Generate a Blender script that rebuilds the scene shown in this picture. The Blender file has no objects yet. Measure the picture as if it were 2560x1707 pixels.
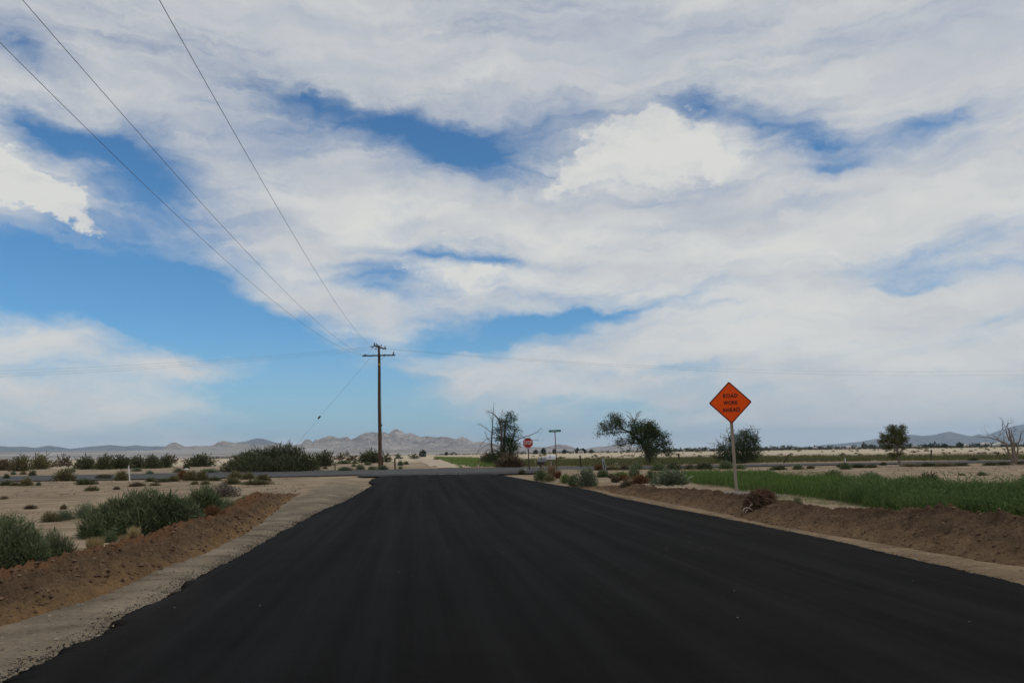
import bpy, bmesh, math, random
import numpy as np
from mathutils import Vector, Matrix, Euler
rng = np.random.default_rng(7); random.seed(7)
SC = bpy.context.scene; COL = SC.collection
R_ = math.radians
# ------------------------------------------------------------------ camera
F = 2000.0; CX, CY = 1280.0, 853.5; H = 1.65
_a, _p, _t = R_(7.1), R_(7.9), R_(0.86)
CF = np.array([math.sin(_a)*math.cos(_p), math.cos(_a)*math.cos(_p), math.sin(_p)])
_r0 = np.array([math.cos(_a), -math.sin(_a), 0.0]); _u0 = np.cross(_r0, CF)
CR = math.cos(_t)*_r0 - math.sin(_t)*_u0; CU = math.cos(_t)*_u0 + math.sin(_t)*_r0
cam = bpy.data.cameras.new('camera'); camo = bpy.data.objects.new('camera', cam); COL.objects.link(camo)
cam.sensor_width = 36; cam.lens = 36*F/2560; cam.clip_start = .1; cam.clip_end = 90000
camo.matrix_world = Matrix(((CR[0], CU[0], -CF[0], 0), (CR[1], CU[1], -CF[1], 0), (CR[2], CU[2], -CF[2], H), (0, 0, 0, 1)))
SC.camera = camo
# ------------------------------------------------------------------ noise
def _h(i, j, s):
    n = (i.astype(np.int64)*374761393 + j.astype(np.int64)*668265263 + s*1442695041) & 0xffffffff
    n = ((n ^ (n >> 13))*1274126177) & 0xffffffff
    n = (n ^ (n >> 16)) & 0xffffffff
    return n/4294967295.0
def vn(x, y, s=0):
    x = np.asarray(x, float); y = np.asarray(y, float)
    i = np.floor(x); j = np.floor(y); u = x-i; v = y-j
    u = u*u*u*(u*(u*6-15)+10); v = v*v*v*(v*(v*6-15)+10)
    a, b, c, d = _h(i, j, s), _h(i+1, j, s), _h(i, j+1, s), _h(i+1, j+1, s)
    return (a*(1-u)+b*u)*(1-v)+(c*(1-u)+d*u)*v
def fbm(x, y, o=4, s=0, g=.5):
    t = 0; a = 1; n = 0
    for k in range(o):
        t = t+a*vn(np.asarray(x)*2**k+17.3*k, np.asarray(y)*2**k-9.1*k, s+k); n += a; a *= g
    return t/n
def ridged(x, y, o=4, s=0):
    t = 0; a = 1; n = 0
    for k in range(o):
        t = t+a*(1-np.abs(2*vn(np.asarray(x)*2**k+3.7*k, np.asarray(y)*2**k+5.1*k, s+k)-1)); n += a; a *= .5
    return t/n
def ss(a, b, x):
    v = np.clip((np.asarray(x, float)-a)/(b-a), 0, 1); return v*v*(3-2*v)
# ------------------------------------------------------------------ terrain
def bump(x, y, cx, cy, sx, sy, h): return h*np.exp(-((x-cx)/sx)**2-((y-cy)/sy)**2)
def G(x, y):
    x = np.asarray(x, float); y = np.asarray(y, float)
    z = .4*ss(22, 48, y)+.15*ss(69, 90, y)
    z = z+.2*ss(8.5, 9.5, x)*(1-ss(18, 30, x))*(1-ss(27, 42, y))*ss(2, 8, y)
    z = z+bump(x, y, 9.2, 49.5, 2.2, 1.8, .17)+bump(x, y, 9.95, 24.2, 1.0, 1.2, .12)
    z = z+bump(x, y, -6.6, 26.5, 1.5, 1.6, .3)+bump(x, y, -8.3, 24.6, 1.2, 1.2, .16)
    z = z+bump(x, y, 3.2, 72, 1.8, 1.8, .3)+bump(x, y, -12.5, 71, 4.5, 1.6, .3)
    r = np.hypot(x, y); az = np.degrees(np.arctan2(x, y))
    z = z+62*ss(1200, 7500, r)*(1-.85*ss(-8, 14, az))
    return z
def Gm(x, y):
    r = np.hypot(x, y)
    am = .028*(1-ss(60, 160, r))
    z = G(x, y)+am*(fbm(x*.7, y*.7, 4, 3)-.5)*2*.8
    z = z-.05*(1-ss(7.6, 8.2, x))*ss(-3.6, -2.9, x)*(1-ss(46, 49, y))*ss(-9, -6, y)*0
    return z
def ray(px, py): return CF*F+CR*(px-CX)-CU*(py-CY)
def at(px, py, dz=0.0):
    d = ray(px, py); z = 0.0
    for i in range(60):
        k = (z+dz-H)/d[2]
        if k <= 0: k = 5000/F
        z = .5*z+.5*float(G(d[0]*k, d[1]*k))
    return np.array([d[0]*k, d[1]*k, z])
def at_y(px, py, y):
    d = ray(px, py); k = y/d[1]; return np.array([0, 0, H])+d*k
def depth(P): return float((np.array(P)-np.array([0, 0, H]))@CF)
def r1(x, y): return (x*.27234, 1050+y*.27234)
def r2(x, y): return (540+x*.24232, 830+y*.24232)
def r3(x, y): return (1080+x*.17857, 980+y*.17857)
def r4(x, y): return (1460+x*.21259, 980+y*.21259)
def r5(x, y): return (1900+x*.28061, 980+y*.28061)
def r6(x, y): return (1340+x*.15306, 1100+y*.15306)
# ------------------------------------------------------------------ materials
def nt(m): return m.node_tree.nodes, m.node_tree.links
def newmat(name):
    m = bpy.data.materials.new(name); m.use_nodes = True; return m
def ramp(N, L, fac, stops):
    r = N.new('ShaderNodeValToRGB'); e = r.color_ramp.elements
    while len(e) < len(stops): e.new(.5)
    for k, (p, c) in enumerate(stops): e[k].position = p; e[k].color = (*c, 1)
    L.new(fac, r.inputs[0]); return r.outputs[0]
def noise(N, L, vec, scale, detail=4, rough=.55, dist=0):
    n = N.new('ShaderNodeTexNoise'); n.inputs['Scale'].default_value = scale; n.inputs['Detail'].default_value = detail
    n.inputs['Roughness'].default_value = rough; n.inputs['Distortion'].default_value = dist
    L.new(vec, n.inputs['Vector']); return n.outputs['Fac']
def mixc(N, L, f, a, b, mode='MIX'):
    m = N.new('ShaderNodeMix'); m.data_type = 'RGBA'; m.blend_type = mode
    for s, v in ((0, f), (6, a), (7, b)):
        if isinstance(v, (int, float)): m.inputs[s].default_value = v
        elif isinstance(v, tuple): m.inputs[s].default_value = (*v, 1)
        else: L.new(v, m.inputs[s])
    return m.outputs[2]
def math_(N, L, op, a, b=None, c=None, clamp=False):
    m = N.new('ShaderNodeMath'); m.operation = op; m.use_clamp = clamp
    for k, v in enumerate((a, b, c)):
        if v is None: continue
        if isinstance(v, (int, float)): m.inputs[k].default_value = v
        else: L.new(v, m.inputs[k])
    return m.outputs[0]
def mapping(N, L, vec, scale=(1, 1, 1), rot=(0, 0, 0), loc=(0, 0, 0), typ='POINT'):
    m = N.new('ShaderNodeMapping'); m.vector_type = typ
    m.inputs['Scale'].default_value = scale; m.inputs['Rotation'].default_value = rot; m.inputs['Location'].default_value = loc
    L.new(vec, m.inputs['Vector']); return m.outputs[0]
def bumpn(N, L, h, strength, dist):
    b = N.new('ShaderNodeBump'); b.inputs['Strength'].default_value = strength; b.inputs['Distance'].default_value = dist
    L.new(h, b.inputs['Height']); return b.outputs[0]
def simple(name, cols, scale=3.0, rough=.8, metal=0.0, bmp=0.0, stretch=(1, 1, 1), coord='Object', spec=.3):
    m = newmat(name); N, L = nt(m); b = N['Principled BSDF']
    tc = N.new('ShaderNodeTexCoord'); v = mapping(N, L, tc.outputs[coord], stretch)
    n = noise(N, L, v, scale, 5, .65)
    k = len(cols)
    c = ramp(N, L, n, [(.3+.4*i/max(1, k-1), cols[i]) for i in range(k)]) if k > 1 else None
    if c is None: b.inputs['Base Color'].default_value = (*cols[0], 1)
    else: L.new(c, b.inputs['Base Color'])
    b.inputs['Roughness'].default_value = rough; b.inputs['Metallic'].default_value = metal
    b.inputs['Specular IOR Level'].default_value = spec
    if bmp: L.new(bumpn(N, L, n, .6, bmp), b.inputs['Normal'])
    return m
def leafmat(name, cols, trans=.25, rough=.65):
    m = newmat(name); N, L = nt(m); b = N['Principled BSDF']; out = N['Material Output']
    g = N.new('ShaderNodeNewGeometry'); oi = N.new('ShaderNodeObjectInfo')
    n = noise(N, L, g.outputs['Position'], 1.3, 3)
    f = math_(N, L, 'ADD', math_(N, L, 'MULTIPLY', g.outputs['Random Per Island'], .55), math_(N, L, 'MULTIPLY', n, .5))
    f = math_(N, L, 'ADD', f, math_(N, L, 'MULTIPLY', math_(N, L, 'SUBTRACT', oi.outputs['Random'], .5), .25))
    c = ramp(N, L, f, [(.15+.75*i/(len(cols)-1), cols[i]) for i in range(len(cols))])
    L.new(c, b.inputs['Base Color']); b.inputs['Roughness'].default_value = rough; b.inputs['Specular IOR Level'].default_value = .25
    t = N.new('ShaderNodeBsdfTranslucent'); L.new(c, t.inputs['Color'])
    mx = N.new('ShaderNodeMixShader'); mx.inputs[0].default_value = trans
    L.new(b.outputs[0], mx.inputs[1]); L.new(t.outputs[0], mx.inputs[2]); L.new(mx.outputs[0], out.inputs['Surface'])
    return m
M = {}
M['steel'] = simple('galvanised_steel', [(.22, .23, .24), (.34, .35, .36)], 20, .45, .7)
M['darkpost'] = simple('rusty_dark_post', [(.035, .022, .017), (.07, .04, .03)], 12, .8)
M['polewood'] = simple('creosote_wood', [(.03, .018, .011), (.075, .042, .024), (.13, .08, .05)], 3, .9, 0, .01, (6, 6, .5))
M['armwood'] = simple('dark_arm_wood', [(.02, .017, .015), (.05, .042, .036)], 4, .9)
M['fencewood'] = simple('weathered_post_wood', [(.03, .018, .012), (.08, .05, .034)], 5, .9, 0, .005, (5, 5, .6))
M['lumber'] = simple('grey_lumber', [(.17, .135, .105), (.26, .21, .165), (.31, .26, .21)], 6, .85, 0, .002, (8, 8, .4))
M['insul'] = simple('dark_porcelain', [(.018, .014, .013), (.03, .024, .022)], 4, .3)
M['wire'] = simple('weathered_conductor', [(.06, .06, .063), (.1, .1, .1)], 4, .5, .3)
M['orange'] = simple('orange_sheeting', [(.8, .078, .004), (.86, .09, .006)], 2.5, .55, spec=.12)
M['ink'] = simple('black_ink', [(.015, .008, .006), (.022, .012, .01)], 4, .6)
M['red'] = simple('red_sheeting', [(.26, .012, .014), (.33, .018, .018)], 3, .45)
M['white'] = simple('white_paint', [(.62, .62, .61), (.78, .78, .77)], 6, .5)
M['whitegrey'] = simple('bleached_plastic', [(.5, .5, .48), (.66, .66, .64)], 6, .5)
M['greensign'] = simple('green_sheeting', [(.012, .11, .075), (.016, .15, .1)], 4, .5)
M['yellow'] = simple('yellow_guard', [(.45, .4, .2), (.55, .5, .28)], 4, .6)
M['yband'] = simple('yellow_tag', [(.3, .22, .04), (.42, .3, .06)], 4, .6)
M['boxwhite'] = simple('white_mailbox_enamel', [(.55, .56, .62), (.7, .7, .76)], 5, .4)
M['boxgrey'] = simple('grey_mailbox_metal', [(.2, .22, .235), (.3, .32, .33)], 5, .45, .4)
M['boxblack'] = simple('black_mailbox_metal', [(.015, .015, .017), (.04, .04, .045)], 5, .45)
M['maroon'] = simple('maroon_door', [(.06, .012, .016), (.09, .02, .024)], 5, .5)
M['rust'] = simple('rusted_iron', [(.08, .035, .02), (.16, .07, .035), (.1, .05, .03)], 9, .9)
M['bark'] = simple('bark', [(.05, .04, .032), (.12, .1, .085)], 6, .9, 0, .02, (4, 4, .6))
M['deadbark'] = simple('bleached_bark', [(.13, .1, .08), (.24, .19, .155)], 6, .9)
M['twig'] = simple('grey_twig', [(.14, .12, .1), (.24, .2, .17)], 6, .9)
M['brush'] = simple('dry_brush', [(.035, .02, .012), (.11, .06, .036), (.2, .125, .08)], 5, .9)
M['paleroot'] = simple('pale_root', [(.38, .32, .26), (.5, .43, .36)], 6, .8)
M['roof'] = simple('pale_metal_roof', [(.45, .45, .46), (.6, .6, .6)], .5, .6)
M['wallpaint'] = simple('stucco', [(.4, .37, .34), (.55, .52, .5)], .5, .8)
M['pane'] = simple('dark_glass', [(.03, .035, .04), (.05, .055, .06)], 2, .2)
M['tumble_green'] = leafmat('saltbush_leaves', [(.05, .07, .03), (.125, .155, .075), (.25, .27, .16)], .35)
M['dark_green'] = leafmat('creosote_leaves', [(.038, .046, .021), (.085, .094, .043), (.15, .155, .08)])
M['olive'] = leafmat('olive_scrub', [(.07, .066, .03), (.145, .13, .06), (.235, .2, .105)])
M['brown'] = leafmat('brown_scrub', [(.06, .042, .025), (.125, .092, .056), (.2, .155, .1)], .2)
M['orangebrown'] = leafmat('rust_tumbleweed', [(.09, .04, .018), (.16, .075, .034), (.2, .11, .055)], .15)
M['silver'] = leafmat('silvery_sage', [(.07, .095, .055), (.13, .16, .095), (.22, .25, .17)])
M['straw'] = leafmat('straw_grass', [(.26, .19, .09), (.38, .29, .15), (.46, .37, .21)], .3)
M['weed'] = leafmat('fresh_weed', [(.045, .09, .018), (.11, .18, .042), (.22, .27, .09)], .4)
M['weeddark'] = leafmat('leafy_weed', [(.035, .068, .018), (.085, .135, .038), (.17, .22, .085)], .38)
M['roadgrass'] = leafmat('verge_grass', [(.06, .075, .024), (.1, .115, .04), (.16, .155, .07)], .3)
M['treeleaf'] = leafmat('tree_leaves', [(.022, .042, .016), (.05, .08, .032), (.1, .135, .06)], .3)
M['treeleaf2'] = leafmat('yellowish_leaves', [(.05, .06, .016), (.115, .122, .035), (.2, .19, .075)], .38)
M['fartree'] = leafmat('far_tree_leaves', [(.018, .028, .016), (.03, .042, .025), (.045, .058, .036)], .15)
M['dryreed'] = leafmat('dry_reed', [(.16, .1, .055), (.24, .16, .09), (.3, .21, .13)], .25)
M['greybrush'] = leafmat('grey_dry_brush', [(.1, .08, .065), (.16, .13, .105), (.21, .18, .15)], .15)
# ------------------------------------------------------------------ object helpers
def link(name, me, parent=None):
    o = bpy.data.objects.new(name, me); COL.objects.link(o)
    if parent is not None: o.parent = parent
    return o
def tag(o, label=None, cat=None, group=None, kind=None):
    if label: o['label'] = label
    if cat: o['category'] = cat
    if group: o['group'] = group
    if kind: o['kind'] = kind
    return o
def empty(name, loc, label, cat, group=None, rz=0.0, lean=0.0, pitch=0.0):
    o = bpy.data.objects.new(name, None); COL.objects.link(o); o.location = loc
    o.rotation_euler = (pitch, lean, rz); o.empty_display_size = .2
    return tag(o, label, cat, group)
class MB:
    def __init__(s): s.v = []; s.f = []; s.n = 0
    def add(s, v, f):
        v = np.asarray(v, float); s.v.append(v); f = np.asarray(f, int)+s.n; s.f.append(f); s.n += len(v); return s
    def box(s, c, d, rot=None):
        x, y, z = np.array(d)/2
        v = np.array([(a*x, b*y, e*z) for e in (-1, 1) for b in (-1, 1) for a in (-1, 1)])
        if rot is not None: v = v@np.array(rot).T
        return s.add(v+np.array(c), [(0, 2, 3, 1), (4, 5, 7, 6), (0, 1, 5, 4), (2, 6, 7, 3), (0, 4, 6, 2), (1, 3, 7, 5)])
    def tube(s, pts, rad, n=6, cap=True):
        pts = np.asarray(pts, float); k = len(pts); rad = np.broadcast_to(np.asarray(rad, float), (k,))
        V = []; T = np.gradient(pts, axis=0); T /= np.linalg.norm(T, axis=1)[:, None]+1e-12
        ref = np.array([0., 0, 1.]) if abs(T[0][2]) < .9 else np.array([1., 0, 0])
        a = np.cross(T[0], ref); a /= np.linalg.norm(a)
        an = np.linspace(0, 2*math.pi, n, endpoint=False)
        for i in range(k):
            a = a-T[i]*(a@T[i]); a /= np.linalg.norm(a)+1e-12; b = np.cross(T[i], a)
            V.append(pts[i]+rad[i]*(np.cos(an)[:, None]*a+np.sin(an)[:, None]*b))
        q = [(i*n+j, i*n+(j+1) % n, (i+1)*n+(j+1) % n, (i+1)*n+j) for i in range(k-1) for j in range(n)]
        V = np.concatenate(V)
        if cap:
            c0 = len(V); V = np.concatenate([V, pts[:1], pts[-1:]])
            q += [(c0, (j+1) % n, j, c0) for j in range(n)]; q += [(c0+1, (k-1)*n+j, (k-1)*n+(j+1) % n, c0+1) for j in range(n)]
        return s.add(V, q)
    def prism(s, poly, y0, y1):     # polygon in xz extruded along y
        p = np.asarray(poly, float); n = len(p)
        v = [(x, y0, z) for x, z in p]+[(x, y1, z) for x, z in p]
        c0 = len(v); v += [(p[:, 0].mean(), y0, p[:, 1].mean()), (p[:, 0].mean(), y1, p[:, 1].mean())]
        f = [(i, (i+1) % n, n+(i+1) % n, n+i) for i in range(n)]
        f += [(c0, (i+1) % n, i, c0) for i in range(n)]+[(c0+1, n+i, n+(i+1) % n, c0+1) for i in range(n)]
        return s.add(v, f)
    def build(s, name, mat, parent=None, smooth=False):
        me = mesh(name, np.concatenate(s.v), np.concatenate(s.f), mat, smooth); return link(name, me, parent)
def mesh(name, v, f, mat, smooth=False):
    """fast mesh of quads; a quad whose last index equals its first is a triangle"""
    v = np.asarray(v, np.float32); f = np.asarray(f, np.int32)
    me = bpy.data.meshes.new(name)
    if f.shape[1] == 4:
        tri = f[:, 3] == f[:, 0]
    else: tri = np.ones(len(f), bool)
    cnt = np.where(tri, 3, 4)
    if f.shape[1] == 3: loops = f.ravel()
    else:
        mask = np.ones(f.shape, bool); mask[tri, 3] = False; loops = f[mask]
    me.vertices.add(len(v)); me.vertices.foreach_set('co', v.ravel())
    me.loops.add(len(loops)); me.loops.foreach_set('vertex_index', loops)
    me.polygons.add(len(f)); st = np.concatenate([[0], np.cumsum(cnt)[:-1]]).astype(np.int32)
    me.polygons.foreach_set('loop_start', st); me.polygons.foreach_set('loop_total', cnt.astype(np.int32))
    me.polygons.foreach_set('use_smooth', np.full(len(f), bool(smooth)))
    me.update(calc_edges=True); me.validate()
    if mat: me.materials.append(mat)
    return me
def grid(nu, nv):
    i = np.arange(nu-1)[:, None]*nv+np.arange(nv-1)[None]; i = i.ravel()
    return np.stack([i, i+1, i+nv+1, i+nv], 1)
def unit(n):
    d = rng.normal(size=(n, 3)); return d/np.linalg.norm(d, axis=1)[:, None]
def blades(pos, dr, ln, wd, tip=.15):
    """n thin leaf blades (4 verts): base pos, direction, length, width"""
    n = len(pos); ln = np.broadcast_to(ln, (n,))[:, None]; wd = np.broadcast_to(wd, (n,))[:, None]
    s = np.cross(dr, unit(n)); s /= np.linalg.norm(s, axis=1)[:, None]+1e-9
    b = pos; m = pos+dr*ln*.5; t = pos+dr*ln
    v = np.stack([b-s*wd*.25, m-s*wd*.5, t, m+s*wd*.5], 1).reshape(-1, 3)
    f = np.arange(4*n).reshape(n, 4); return v, f
def text_mesh(body, size, mat, name, parent, loc, offset=0.0, sx=1.0, spacing=1.0, depth=.0015):
    cu = bpy.data.curves.new('lettering', 'FONT'); cu.body = body; cu.size = size; cu.align_x = 'CENTER'; cu.align_y = 'CENTER'
    cu.offset = offset; cu.extrude = depth; cu.space_character = spacing
    o = bpy.data.objects.new('lettering_tmp', cu); COL.objects.link(o)
    dg = bpy.context.evaluated_depsgraph_get(); me = bpy.data.meshes.new_from_object(o.evaluated_get(dg))
    bpy.data.objects.remove(o); me.materials.clear(); me.materials.append(mat)
    me.transform(Matrix.Translation(loc)@Matrix.Rotation(R_(90), 4, 'X')@Matrix.Diagonal((sx, 1, 1, 1)))
    q = link(name, me, parent); return q
def dup(root, loc, rz, scale=None, label=None, group=None):
    r = root.copy(); COL.objects.link(r); r.location = loc; r.rotation_euler = (root.rotation_euler[0], root.rotation_euler[1], rz)
    if scale is not None: r.scale = scale
    if label: r['label'] = label
    if group: r['group'] = group
    for ch in list(root.children):
        c = ch.copy(); COL.objects.link(c); c.parent = r
        for g2 in list(ch.children):
            d = g2.copy(); COL.objects.link(d); d.parent = c
    return r
# ------------------------------------------------------------------ ground
def poly_interp(pts, y):
    p = np.array(sorted(pts, key=lambda q: q[1])); return np.interp(y, p[:, 1], p[:, 0])
def inpoly(x, y, poly):
    c = np.zeros(np.shape(x), bool); n = len(poly); j = n-1
    for i in range(n):
        xi, yi = poly[i]; xj, yj = poly[j]
        c ^= ((yi > y) != (yj > y)) & (x < (xj-xi)*(y-yi)/(yj-yi+1e-12)+xi); j = i
    return c
def xr_near(x): return np.interp(x, (-400, -60, -24, -8, 8, 24, 44, 400), (52, 51.5, 51, 50.2, 52.5, 55.3, 54.7, 54.5))
def xr_far(x): return np.interp(x, (-400, -60, -32, -13, 7, 22, 40, 400), (65.5, 66, 67, 68.5, 67.5, 63.5, 61.7, 61))
def make_ground():
    az = np.radians(np.concatenate([np.arange(-180, -42, 3.0), np.arange(-42, 56, .14), np.arange(56, 180.1, 3.0)]))
    rr = [.3]
    while rr[-1] < 24000:
        r = rr[-1]; rr.append(r*(1.07 if r < 4 else 1.0115 if r < 95 else 1.03 if r < 1000 else 1.06))
    rr = np.array(rr)
    Rg, A = np.meshgrid(rr, az, indexing='ij'); x = Rg*np.sin(A); y = Rg*np.cos(A); z = Gm(x, y)
    # keep the ground under the paved sheets
    road = ss(-3.35, -2.8, x)*(1-ss(7.0, 7.5, x))*(1-ss(47, 49, y)); xr = ss(-1, 1, y-xr_near(x))*(1-ss(-1, 1, y-xr_far(x)))*(Rg < 400)
    z = z-.06*np.maximum(road, xr)
    n, m = x.shape
    me = mesh('ground', np.stack([x, y, z], -1).reshape(-1, 3), grid(n, m), None, True)
    # colour by place: bare sand, gravel shoulder, far plain paled by painted-in sunlight, scrub slope
    sand = np.array([.26, .2, .138]); pale = np.array([.46, .385, .285]); scrub = np.array([.25, .225, .2]); grav = np.array([.17, .138, .1])
    w = fbm(x*.05, y*.05, 3, 11)
    c = sand*np.ones(x.shape+(1,))*(.85+.3*fbm(x*.25, y*.12, 4, 5))[..., None]
    g = (ss(-4.6, -3.9, x)*(1-ss(-2.5, -2, x))+ss(6.8, 7, x)*(1-ss(8.4, 8.8, x)))*(1-ss(36, 44, y))
    c = c*(1-g[..., None])+g[..., None]*(grav*np.where(x > 3, 1.0, 0)[..., None]*np.array([1.12, 1.0, .88])+grav*np.where(x > 3, 0, 1.0)[..., None])*(.62+.76*fbm(x*1.8, y*.5, 5, 6))[..., None]
    f = ss(75, 150, y+30*(w-.5))*(Rg > 60)
    pl = pale*(.9+.25*fbm(x*.01, y*.004, 4, 9))[..., None]
    c = c*(1-f[..., None])+f[..., None]*pl
    s = ss(850, 1150, Rg+300*(w-.5))
    sc = scrub*(.75+.5*fbm(x*.0022, y*.0035, 5, 19))[..., None]+(.22*ss(.6, .7, fbm(x*.0015, y*.006, 4, 23)))[..., None]
    c = c*(1-s[..., None])+s[..., None]*sc
    at_ = me.color_attributes.new('Col', 'FLOAT_COLOR', 'POINT')
    at_.data.foreach_set('color', np.concatenate([c, np.ones(c.shape[:2]+(1,))], -1).astype(np.float32).ravel())
    m_ = newmat('desert_soil'); N, L = nt(m_); b = N['Principled BSDF']
    g_ = N.new('ShaderNodeNewGeometry'); va = N.new('ShaderNodeVertexColor'); va.layer_name = 'Col'; P = g_.outputs['Position']
    n1 = noise(N, L, P, .9, 6, .65); n2 = noise(N, L, P, 14, 5, .7); n3 = noise(N, L, mapping(N, L, P, (.5, 2.2, 1)), .8, 5, .65, .6)
    c1 = ramp(N, L, n1, [(.3, (.72, .71, .70)), (.5, (1, 1, 1)), (.7, (1.2, 1.2, 1.21))])
    c2 = ramp(N, L, n2, [(.28, (.5, .48, .46)), (.46, (1, 1, 1)), (.75, (1.24, 1.23, 1.2))])
    c3 = ramp(N, L, n3, [(.33, (.56, .53, .5)), (.48, (.98, .98, .98)), (.68, (1.14, 1.14, 1.14))])
    cc = mixc(N, L, 1.0, va.outputs[0], c1, 'MULTIPLY'); cc = mixc(N, L, 1.0, cc, c2, 'MULTIPLY'); cc = mixc(N, L, 1.0, cc, c3, 'MULTIPLY')
    L.new(cc, b.inputs['Base Color']); b.inputs['Roughness'].default_value = .95; b.inputs['Specular IOR Level'].default_value = .1
    h = math_(N, L, 'ADD', math_(N, L, 'MULTIPLY', n2, .5), n1)
    L.new(bumpn(N, L, h, .8, .05), b.inputs['Normal'])
    me.materials.append(m_)
    o = link('ground', me); tag(o, kind='structure')
make_ground()
# fresh asphalt road
LE = [(-3.02, -12), (-3.0, 3), (-3.01, 6.76), (-2.99, 7.16), (-2.97, 7.91), (-2.91, 8.5), (-2.94, 8.75), (-3.0, 9.0), (-2.94, 10.0), (-2.88, 10.9), (-2.97, 11.35), (-2.85, 13.95), (-2.83, 18.86), (-2.7, 24.8), (-2.3, 29.2), (-2.09, 32.82), (-1.82, 37.64), (-2.15, 40.39), (-2.16, 42.8), (-1.9, 45), (-1.44, 47.2)]
RE = [(7.1, -12), (7.1, 5), (7.13, 8.91), (7.18, 9.96), (7.26, 11.27), (7.42, 13.6), (7.4, 17.56), (7.37, 19.56), (7.26, 22.56), (7.19, 24.65), (7.0, 27.5), (7.0, 30.51), (6.82, 32.47), (6.3, 34.46), (5.57, 39.07), (5.1, 43), (4.65, 46.23), (4.6, 47.2)]
def asphalt():
    ys = np.concatenate([np.arange(-12, 4, .5), np.arange(4, 14, .025), np.arange(14, 26, .06), np.arange(26, 47.2, .12)])
    l = poly_interp(LE, ys)+.2*(fbm(ys*2.6, ys*0, 6, 41, .78)-.5)+.06*(vn(ys*22, ys*0, 45)-.5)+.035*(vn(ys*55, ys*0, 46)-.5); r = poly_interp(RE, ys)+.15*(fbm(ys*2.3, ys*0+5, 6, 43, .78)-.5)+.05*(vn(ys*22, ys*0, 47)-.5)+.03*(vn(ys*55, ys*0, 48)-.5)
    ed = np.array([0, .004, .012, .03, .07, .15, .25, .35, .45, .55, .65, .75, .85, .93, .97, .988, .996, 1.0])
    x = l[:, None]+(r-l)[:, None]*ed[None]; y = np.broadcast_to(ys[:, None], x.shape).copy()
    y[-8:] += (.5*fbm(x[-8:]*.8, y[-8:]*0, 3, 8)-.25)*np.linspace(0, 1, 8)[:, None]*1.5
    e = np.minimum(x-l[:, None], r[:, None]-x)
    z = G(x, y)+.045*ss(-.001, .07, e)-.03*(1-ss(0, .012, e))+.012*ss(0, 4, e)+.004*fbm(x*1.5, y*.3, 2, 77)
    me = mesh('road', np.stack([x, y, z], -1).reshape(-1, 3), grid(*x.shape)[:, ::-1], None, True)
    m = newmat('fresh_asphalt'); N, L = nt(m); b = N['Principled BSDF']; g = N.new('ShaderNodeNewGeometry'); P = g.outputs['Position']
    st = noise(N, L, mapping(N, L, P, (2.2, .045, 1), (0, 0, R_(1.5))), 1.0, 5, .6)
    st2 = noise(N, L, mapping(N, L, P, (.35, .04, 1)), 1.0, 3, .5)
    fine = noise(N, L, P, 60, 4, .7); pt = noise(N, L, P, .6, 4, .6, 1)
    c = ramp(N, L, st, [(.25, (.0062, .0058, .0055)), (.5, (.0079, .0075, .0073)), (.75, (.0101, .0097, .0096))])
    c = mixc(N, L, 1.0, c, ramp(N, L, st2, [(.35, (.88,)*3), (.65, (1.14,)*3)]), 'MULTIPLY')
    c = mixc(N, L, 1.0, c, ramp(N, L, pt, [(.32, (.84, .83, .82)), (.6, (1.1, 1.1, 1.1))]), 'MULTIPLY')
    c = mixc(N, L, 1.0, c, ramp(N, L, fine, [(.3, (.75,)*3), (.6, (1.15,)*3)]), 'MULTIPLY')
    sx = N.new('ShaderNodeSeparateXYZ'); L.new(P, sx.inputs[0])
    dn = noise(N, L, mapping(N, L, P, (.8, .16, 1), (0, 0, R_(-3))), 1.0, 6, .7)
    edge = math_(N, L, 'MAXIMUM', math_(N, L, 'MULTIPLY_ADD', sx.outputs[0], -.9, -1.6), math_(N, L, 'MULTIPLY_ADD', sx.outputs[0], .9, -5.4), clamp=True)
    far_ = math_(N, L, 'MULTIPLY_ADD', sx.outputs[1], .12, -4.9, clamp=True)
    dust = math_(N, L, 'MULTIPLY', math_(N, L, 'ADD', math_(N, L, 'ADD', math_(N, L, 'MULTIPLY', edge, .09), .025), math_(N, L, 'MULTIPLY', far_, .16)), math_(N, L, 'SUBTRACT', math_(N, L, 'MULTIPLY', dn, 3.2), 1.45), clamp=True)
    c = mixc(N, L, dust, c, (.12, .1, .078))
    vo = N.new('ShaderNodeTexVoronoi'); vo.inputs['Scale'].default_value = 5.5; L.new(P, vo.inputs['Vector'])
    sp = math_(N, L, 'LESS_THAN', vo.outputs['Distance'], .055); sepc = N.new('ShaderNodeSeparateColor'); L.new(vo.outputs['Color'], sepc.inputs[0])
    spk = math_(N, L, 'MULTIPLY', sp, math_(N, L, 'GREATER_THAN', sepc.outputs[0], .94))
    c = mixc(N, L, spk, c, (.3, .29, .27))
    spd = math_(N, L, 'MULTIPLY', math_(N, L, 'LESS_THAN', vo.outputs['Distance'], .09), math_(N, L, 'LESS_THAN', sepc.outputs[0], .08))
    c = mixc(N, L, spd, c, (.003, .003, .003))
    L.new(c, b.inputs['Base Color']); b.inputs['Specular IOR Level'].default_value = .02
    L.new(ramp(N, L, st, [(.3, (.84,)*3), (.7, (.68,)*3)]), b.inputs['Roughness'])
    L.new(bumpn(N, L, fine, .5, .006), b.inputs['Normal']); me.materials.append(m)
    tag(link('road', me), kind='structure')
asphalt()
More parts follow.
